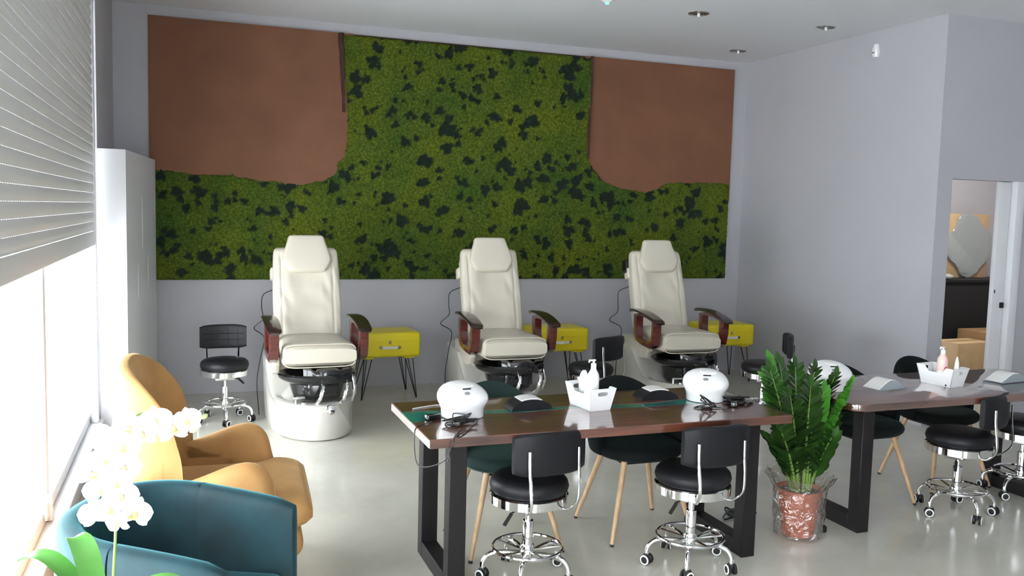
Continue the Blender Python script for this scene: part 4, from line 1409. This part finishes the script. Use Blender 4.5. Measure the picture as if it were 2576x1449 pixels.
def make_plant():
    root = thing('potted_plant', 'tall green plant in a cellophane-wrapped terracotta pot between the two tables', 'plant', (3.125, 3.82, 0))
    bb = NB(); lathe(bb, [(0.080, 0.012), (0.084, 0.014), (0.112, 0.235), (0.122, 0.24), (0.124, 0.27), (0.114, 0.272), (0.108, 0.24), (0.06, 0.238)], 40); pot = obj('pot', bb, TERRA, root)
    bb = NB(); lathe(bb, [(0.01, 0.256), (0.06, 0.258), (0.112, 0.248), (0.10, 0.22)], 32); obj('soil', bb, SOIL, root)
    # crumpled wrap
    bb = NB(); rings = []; n = 72; K = 22
    for k in range(K + 1):
        t = k / K; z = 0.004 + 0.34 * t
        r0 = np.interp(t, [0, 0.05, 0.3, 0.65, 0.8, 1.0], [0.105, 0.128, 0.132, 0.138, 0.140, 0.185])
        ring = []
        for j in range(n):
            a = 2 * PI * j / n
            v = Vector((math.cos(a) * 2.3, math.sin(a) * 2.3, z * 9))
            r = r0 + 0.012 * noise.noise(v * 1.3) + 0.007 * noise.noise(v * 3.7) + (0.035 * max(0, t - 0.8) * 5 * noise.noise(Vector((math.cos(a) * 3, math.sin(a) * 3, 7))) if t > 0.8 else 0)
            zz = z + (0.05 * noise.noise(Vector((math.cos(a) * 2, math.sin(a) * 2, 1))) * max(0, (t - 0.7) / 0.3))
            ring.append(Vector((max(r, 0.104) * math.cos(a), max(r, 0.104) * math.sin(a), zz)))
        rings.append(ring)
    loft(bb, rings, False, False); obj('cellophane', bb, CELLO, root)
    rnd = random.Random(5)
    specs = [(-2.9, 0.74, 0.25), (-2.4, 0.62, 0.26), (3.0, 0.68, 0.20), (2.4, 0.76, 0.16), (-1.9, 0.66, 0.13), (-1.2, 0.62, 0.10), (-0.5, 0.64, 0.24), (0.0, 0.50, 0.22), (0.6, 0.70, 0.15), (1.3, 0.72, 0.10),
             (1.9, 0.74, 0.14), (-0.9, 0.36, 0.16), (-2.6, 0.42, 0.24), (0.3, 0.66, 0.28), (-3.1, 0.34, 0.20), (-1.5, 0.45, 0.06)]
    for i, (a, h, spread) in enumerate(specs):
        bx, by = 0.045 * math.cos(a), 0.045 * math.sin(a)
        tx, ty = bx + spread * 0.86 * math.cos(a) - 0.02, by + spread * math.sin(a) * 0.7
        P0 = Vector((bx, by, 0.24)); P1 = Vector((bx + (tx - bx) * 0.35, by + (ty - by) * 0.35, 0.24 + h * 0.55)); h *= 0.94; P2 = Vector((tx, ty, 0.24 + h))
        path = [(P0 * (1 - t) ** 2 + P1 * 2 * t * (1 - t) + P2 * t * t) for t in [k / 20 for k in range(21)]]
        bb = NB(); tube(bb, path, [0.0105 - 0.0085 * k / 20 for k in range(21)], 8)
        stm = obj('stem', bb, STEM, root)
        bb = NB()
        side = Vector((-math.sin(a + rnd.uniform(-0.9, 0.9)), math.cos(a + rnd.uniform(-0.9, 0.9)), 0)).normalized()
        m = 15
        for k in range(m):
            t = 0.28 + 0.70 * k / (m - 1)
            idx = min(19, int(t * 20)); fr = t * 20 - idx
            c = path[idx].lerp(path[idx + 1], fr); tang = (path[idx + 1] - path[idx]).normalized()
            L = 0.085 * (0.75 + 0.5 * math.sin(PI * t)) * rnd.uniform(0.85, 1.1)
            for s in (-1, 1):
                d = side * s * 1.0 + tang * (0.75 + 0.5 * t) + Vector((rnd.uniform(-.15, .15), rnd.uniform(-.15, .15), rnd.uniform(-.1, .1)))
                up = tang.cross(side * s); up = up if up.length > 0 else Vector((0, 0, 1))
                nrm = (Vector((0, 0, 1)) + Vector((rnd.uniform(-.4, .4), -0.5, 0))).normalized()
                leaflet(bb, c, d, nrm, L, L * 0.27)
        leaflet(bb, path[-1], (path[-1] - path[-2]), Vector((0, -1, 0.3)), 0.07, 0.018)
        obj('leaflets', bb, LEAF_LT if i in (2, 3, 5, 6) else LEAF, stm)


make_plant()


# ------------------------------------------------------------------ armchairs
def slab_xz(bb, outline, y0, y1, r):
    cushion(bb, [(p.x, p.z) for p in smooth_path([(u, 0, v) for u, v in outline], 4, True)], y0, y1, r)


def make_mustard():
    root = thing('armchair', 'mustard velvet armchair with winged back beside the window', 'armchair', (0.03, 4.20, 0), -0.06)
    # back shell: curved, tall, wrapping forwards at the sides (faces +x)
    bb = NB(); rings = []; K = 28; n = 24
    for k in range(K + 1):
        u = -1 + 2 * k / K
        y = 0.36 * math.sin(u * PI / 2 * 0.96)
        xo = -0.27 + 0.20 * abs(u) ** 2.4
        top = 0.72 + 0.32 * math.sqrt(max(0.0, 1 - abs(u) ** 2.6))
        th = 0.058 * (1 - 0.3 * abs(u) ** 6)
        ring = []
        for j in range(n):
            q = 2 * PI * j / n
            z = (top + 0.26) / 2 + (top - 0.26) / 2 * sgnp(math.sin(q), 0.45)
            lean = -0.05 * max(0, z - 0.45)
            ring.append(Vector((xo + th * sgnp(math.cos(q), 0.8) + lean, y * (1 - 0.10 * max(0, z - 0.6)), z)))
        rings.append(ring)
    loft(bb, rings); obj('backrest', bb, MUSTARD, root, angle=70)
    for s in (-1, 1):
        bb = NB()
        out = [(-0.28, 0.26), (-0.28, 0.55), (-0.16, 0.53), (0.0, 0.565), (0.16, 0.62), (0.25, 0.625), (0.315, 0.575), (0.345, 0.47), (0.37, 0.34), (0.33, 0.26)]
        y0, y1 = sorted((s * 0.30, s * 0.42)); slab_xz(bb, out, y0, y1, 0.052)
        obj('armrest', bb, MUSTARD, root, angle=70)
    bb = NB(); rings = []; K = 26; n = 36
    for k in range(K + 1):
        t = k / K
        x = -0.24 + 0.74 * t
        q = 1.0 if t < 0.8 else math.sqrt(max(0.02, 1 - ((t - 0.8) / 0.2) ** 2))
        wd = (0.30 if x < 0.28 else 0.30 + 0.10 * min(1, (x - 0.28) / 0.08)) * (0.86 + 0.14 * q)
        ring = []
        for j in range(n):
            a = 2 * PI * j / n
            ring.append(Vector((x, wd * sgnp(math.cos(a), 0.55), 0.375 + 0.085 * (0.25 + 0.75 * q) * sgnp(math.sin(a), 0.7) + 0.012 * (1 if math.sin(a) > 0 else 0))))
        rings.append(ring)
    loft(bb, rings); obj('seat_cushion', bb, MUSTARD, root, angle=70)
    bb = NB(); box(bb, (0.07, 0, 0.255), (0.78, 0.80, 0.13), 0.055, 5); obj('seat_base', bb, MUSTARD, root)
    for sx, sy in ((-0.24, -0.3), (-0.24, 0.3), (0.38, -0.3), (0.38, 0.3)):
        bb = NB(); tube(bb, [(sx, sy, 0.21), (sx * 1.12, sy * 1.06, 0.0)], [0.022, 0.013], 12); obj('leg', bb, OAK, root)


def make_teal():
    root = thing('armchair', 'teal velvet tub armchair in the left foreground below the orchid', 'armchair', (-0.085, 3.03, 0), math.radians(-25))
    # continuous rim: U-shaped wall, thick 0.09, arms higher towards the back
    bb = NB(); rings = []; n = 24
    path = []
    hw, xf, xb, rc = 0.300, 0.345, -0.25, 0.25
    path.append((xf, -hw)); path.append((0.15, -hw)); path.append((0.0, -hw)); path.append((xb + rc, -hw))
    for k in range(1, 6):
        a = -PI / 2 - PI / 2 * k / 6
        path.append((xb + rc + rc * math.cos(a), -hw + rc + rc * math.sin(a)))
    path.append((xb, -hw + rc)); path.append((xb, 0.0))
    path += [(x, -y) for x, y in path[-2::-1]]
    path = smooth_path([(x, y, 0) for x, y in path], 3)
    L = len(path)
    for k, p in enumerate(path):
        tg = (path[min(k + 1, L - 1)] - path[max(k - 1, 0)]).normalized(); nn = Vector((-tg.y, tg.x, 0))
        f = min(1, max(0, (xf - p.x) / (xf - xb)))
        top = 0.658 + 0.085 * f ** 0.7
        th = 0.045 if 0 < k < L - 1 else 0.030
        zz = 0 if 0 < k < L - 1 else 0.012
        ring = []
        for j in range(n):
            q = 2 * PI * j / n
            ring.append(p + nn * th * sgnp(math.cos(q), 0.6) + Vector((0, 0, (top + 0.14) / 2 + (top - 0.14 - zz) / 2 * sgnp(math.sin(q), 0.22))))
        rings.append(ring)
    loft(bb, rings); obj('shell', bb, TEAL, root, angle=70)
    bb = NB(); box(bb, (0.045, 0, 0.365), (0.59, 0.50, 0.13), 0.045, 5); obj('seat_cushion', bb, TEAL, root)
    bb = NB(); box(bb, (0.04, 0, 0.22), (0.60, 0.54, 0.16), 0.02, 3); obj('seat_base', bb, TEAL, root)
    for sx, sy in ((-0.22, -0.26), (-0.22, 0.26), (0.30, -0.28), (0.30, 0.28)):
        bb = NB(); tube(bb, [(sx, sy, 0.15), (sx * 1.05, sy * 1.05, 0.0)], [0.02, 0.012], 12); obj('leg', bb, BLK_METAL, root)


make_mustard()
make_teal()


# ------------------------------------------------------------------ orchid on a small round table (table top just below the frame)
def make_orchid():
    t = thing('plant_stand', 'small round white plant stand under the orchid, just below the picture', 'side table', (-0.21, 2.36, 0))
    bb = NB(); lathe(bb, [(0.17, 0.53), (0.18, 0.534), (0.18, 0.548), (0.172, 0.552)], 40); obj('top', bb, WHITE_PL, t)
    bb = NB(); lathe(bb, [(0.14, 0), (0.14, 0.01), (0.03, 0.02), (0.02, 0.04), (0.02, 0.53)], 32); obj('pedestal', bb, WHITE_PL, t)
    root = thing('orchid', 'white orchid with an arching spike of blooms in the left foreground', 'orchid', (-0.21, 2.36, 0.5525))
    bb = NB(); lathe(bb, [(0.05, 0), (0.055, 0.004), (0.068, 0.12), (0.07, 0.125), (0.062, 0.125), (0.058, 0.11), (0.02, 0.11)], 32); obj('pot', bb, WHITE_PL, root)
    # leaves
    for i, (a, L, w, lift) in enumerate(((2.75, 0.22, 0.036, 0.20), (2.2, 0.15, 0.034, 0.23), (-2.8, 0.22, 0.034, 0.12), (0.3, 0.20, 0.032, 0.10), (-0.9, 0.18, 0.03, 0.08))):
        bb = NB(); d = Vector((math.cos(a), math.sin(a), 0)); s = Vector((-d.y, d.x, 0)); K = 12
        g = []
        for k in range(K + 1):
            tt = k / K
            c = Vector((0, 0, 0.10)) + d * (L * tt) + Vector((0, 0, lift * math.sin(tt * 2.0) * 0.9))
            ww = w * max(0.0, math.sin(PI * min(1, 0.1 + 0.9 * tt)) ** 0.55) + 0.0008
            g.append([c - s * ww + Vector((0, 0, ww * .25)), c - s * ww * .5 + Vector((0, 0, ww * .05)), c, c + s * ww * .5 + Vector((0, 0, ww * .05)), c + s * ww + Vector((0, 0, ww * .25)),
                      c + s * ww * .5 - Vector((0, 0, 0.003)), c - Vector((0, 0, 0.004)), c - s * ww * .5 - Vector((0, 0, 0.003))])
        loft(bb, g); obj('leaf', bb, ORCH_LEAF, root, angle=80)
    # spike
    sp = smooth_path([(0.02, 0.02, 0.10), (0.024, 0.03, 0.22), (0.030, 0.04, 0.36), (0.02, 0.05, 0.47), (0.035, 0.05, 0.56), (0.075, 0.05, 0.625), (0.13, 0.05, 0.635), (0.185, 0.05, 0.605), (0.222, 0.05, 0.600)], 8)
    bb = NB(); tube(bb, sp, [0.0042 - 0.002 * k / (len(sp) - 1) for k in range(len(sp))], 8); obj('flower_spike', bb, STEM, root)
    # a flower template
    def flower_mesh():
        bb = NB()
        def petal(ang, L, W, curl, off):
            d = Vector((math.cos(ang), 0, math.sin(ang))); s = Vector((-math.sin(ang), 0, math.cos(ang))); K = 8; rows = []
            for k in range(K + 1):
                tt = k / K
                w = W * (math.sin(PI * min(1, 0.08 + 0.92 * tt)) ** 0.6) + 0.0005
                y = off - curl * math.sin(tt * PI) * 0.010 - 0.004 * tt
                rows.append([d * (L * tt) + s * (w * v) + Vector((0, y + 0.004 * v * v, 0)) for v in (-1, -0.5, 0, 0.5, 1)] +
                            [d * (L * tt) + s * (w * v) + Vector((0, y + 0.004 * v * v + 0.0012, 0)) for v in (1, 0.5, 0, -0.5, -1)])
            loft(bb, rows)
        for a in (PI / 2, PI / 2 + 2.2, PI / 2 - 2.2):
            petal(a, 0.043, 0.014, 0.6, 0.003)
        for a in (0.25, PI - 0.25):
            petal(a, 0.046, 0.028, 1.0, 0.0)
        return bb
    fm = obj('flower', flower_mesh(), PETAL, root, angle=80)
    bb = NB(); lathe(bb, [(0.001, -0.012), (0.006, -0.008), (0.008, 0.0), (0.004, 0.012)], 12, (0, -0.008, -0.006), 1, 1, mtx=Matrix.Rotation(0.7, 4, 'X'))
    box(bb, (0, -0.014, -0.014), (0.020, 0.008, 0.006), 0.002)
    lp = obj('lip', bb, LIP, fm)
    pos = [(0.205, 0.03, 0.612), (0.168, 0.02, 0.598), (0.130, 0.02, 0.622), (0.100, 0.015, 0.590), (0.065, 0.015, 0.612), (0.050, 0.01, 0.560), (0.020, 0.02, 0.580), (0.010, 0.01, 0.530), (0.055, 0.02, 0.510),
           (-0.02, 0.02, 0.500), (0.035, 0.01, 0.470), (-0.005, 0.02, 0.450), (0.050, 0.02, 0.430), (0.015, 0.01, 0.405), (-0.015, 0.02, 0.390), (0.080, 0.03, 0.380), (0.035, 0.02, 0.365)]
    rnd = random.Random(4)
    for i, p in enumerate(pos):
        if i == 0:
            f, l = fm, lp
        else:
            f = fm.copy(); C.objects.link(f); f.parent = root
            l = lp.copy(); C.objects.link(l); l.parent = f
        f.location = p; f.rotation_euler = (rnd.uniform(-0.5, 0.25), rnd.uniform(-0.4, 0.4), rnd.uniform(-0.9, 0.5)); s = rnd.uniform(0.88, 1.05); f.scale = (s, s, s)
    for p, s in (((0.222, 0.04, 0.590), 0.016), ((0.247, 0.05, 0.618), 0.010)):
        bb = NB(); lathe(bb, [(0.05 * s, -s), (0.5 * s, -0.6 * s), (0.68 * s, 0.0), (0.5 * s, 0.6 * s), (0.05 * s, s)], 16, p, mtx=Matrix.Rotation(0.9, 4, 'Y')); obj('bud', bb, BUD, root)


make_orchid()

# ------------------------------------------------------------------ ceiling fittings and sensor
def make_downlight():
    root = thing('downlight', '', 'ceiling light', (0, 0, 0), 0, 'recessed ceiling downlights')
    bb = NB(); lathe(bb, [(0.075, 0.0), (0.088, 0.0), (0.090, -0.004), (0.086, -0.008), (0.076, -0.008), (0.070, 0.0)], 40, cap0=False, cap1=False)
    obj('ring', bb, CHROME, root)
    bb = NB(); lathe(bb, [(0.075, -0.002), (0.074, -0.003), (0.03, -0.0035), (0.005, -0.0035)], 32); obj('reflector', bb, RECESS, root)
    bb = NB(); lathe(bb, [(0.004, -0.036), (0.012, -0.032), (0.014, -0.018), (0.011, -0.004)], 20); obj('bulb', bb, BULB, root)
    return root


dl = make_downlight(); dl.location = (4.035, 6.53, ZC); dl['label'] = 'round recessed chrome ceiling light, leftmost of the three'
dup(dl, (5.317, 6.49, ZC), 0, 'round recessed chrome ceiling light nearest the outer wall corner, above the white sensor')
dup(dl, (5.293, 7.78, ZC), 0, 'round recessed chrome ceiling light deepest in the room above the rust field')
t = thing('smoke_detector', 'ceiling detector glowing green at the top picture edge', 'detector', (3.15, 6.47, ZC))
b = NB(); lathe(b, [(0.045, 0), (0.045, -0.012), (0.03, -0.022), (0.005, -0.024)], 28); obj('housing', b, WHITE_PL, t)
b = NB(); lathe(b, [(0.016, -0.023), (0.015, -0.030), (0.004, -0.033)], 16); obj('green_light', b, GREEN_LED, t)
t = thing('motion_sensor', 'small white motion sensor high on the right wall', 'sensor', (XR, 6.41, 3.20))
b = NB(); rings = []
for k in range(9):
    tt = k / 8
    w = 0.032 * (0.55 + 0.45 * math.sin(PI * min(1, tt + 0.15))); d = 0.015 + 0.03 * math.sin(PI * (0.2 + 0.6 * tt))
    rings.append([Vector((-d, w * v, 0.115 * tt)) for v in (-0.5, 0.5)] + [Vector((-d * 0.6, w, 0.115 * tt)), Vector((-0.001, w, 0.115 * tt)), Vector((-0.001, -w, 0.115 * tt)), Vector((-d * 0.6, -w, 0.115 * tt))])
loft(b, rings); obj('housing', b, WHITE_PL, t)
b = NB(); span(b, -0.05, -0.040, -0.014, 0.014, 0.030, 0.044, 0.003); obj('lens', b, GREY_PL, t)

# ------------------------------------------------------------------ storage room
t = thing('black_counter', 'black cloth-covered counter in the storage room behind the doorway', 'counter', (9.2, 8.46, 0))
b = NB(); span(b, -0.82, 0.82, -0.20, 0.25, 0.0, 0.99, 0.01); obj('body', b, BLK_CLOTH, t)
b = NB(); span(b, -0.84, 0.84, -0.22, 0.26, 0.99, 1.03, 0.008); obj('top', b, BLK_METAL, t)
t = thing('packed_mirror', 'film-wrapped mirror with brown cardboard corners standing on the black counter', 'mirror', (9.41, 8.55, 1.031))
b = NB(); span(b, -0.36, 0.36, 0, 0.03, 0, 0.82, 0.004); obj('cardboard', b, CARTON_LT, t)
b = NB()
o_ = smooth_path([(-0.16, 0, 0.80), (0.10, 0, 0.80), (0.20, 0, 0.68), (0.36, 0, 0.56), (0.37, 0, 0.30), (0.22, 0, 0.14), (0.10, 0, 0.02), (-0.08, 0, 0.02), (-0.18, 0, 0.16), (-0.34, 0, 0.28), (-0.38, 0, 0.54), (-0.24, 0, 0.60)], 5, True)
prism(b, [(p.x, p.z) for p in o_], -0.035, 0.0, 'xz', 0.01); obj('wrapped_glass', b, FILM, t)
b = NB(); lathe(b, [(0.01, 0), (0.05, 0.01), (0.06, 0.035), (0.03, 0.06), (0.01, 0.07)], 14, sx=1.3)
for v in b.verts:
    v.co += Vector((noise.noise(v.co * 30), noise.noise(v.co * 30 + Vector((5, 0, 0))), 0)) * 0.012
o = obj('foil_bundle', b, principled('crumpled_foil', (0.8, 0.8, 0.8), 0.3, metal=0.7), None, loc=(8.90, 8.33, 1.031)); tag(o, 'crumpled silver foil on the left end of the black counter', 'foil')
for nm, lab, (x, y, z), (sx, sy, sz), rz, mt in (
        ('carton', 'brown cardboard box on the storage room floor, taller one on the right', (9.22, 7.98, 0), (0.54, 0.40, 0.43), 0.0, CARTON),
        ('carton', 'pale brown cardboard box on the storage room floor, lower one on the left', (8.63, 7.80, 0), (0.56, 0.34, 0.34), 0.05, CARTON_LT)):
    t = thing(nm, lab, 'cardboard box', (x, y, z), rz, 'cardboard boxes in the storage room')
    b = NB(); box(b, (0, 0, sz / 2), (sx, sy, sz), 0.004); obj('box_body', b, mt, t)
    b = NB(); box(b, (0, 0, sz + 0.001), (sx * 0.98, 0.05, 0.002)); obj('tape', b, principled('parcel_tape', (0.35, 0.24, 0.12), 0.3), t)
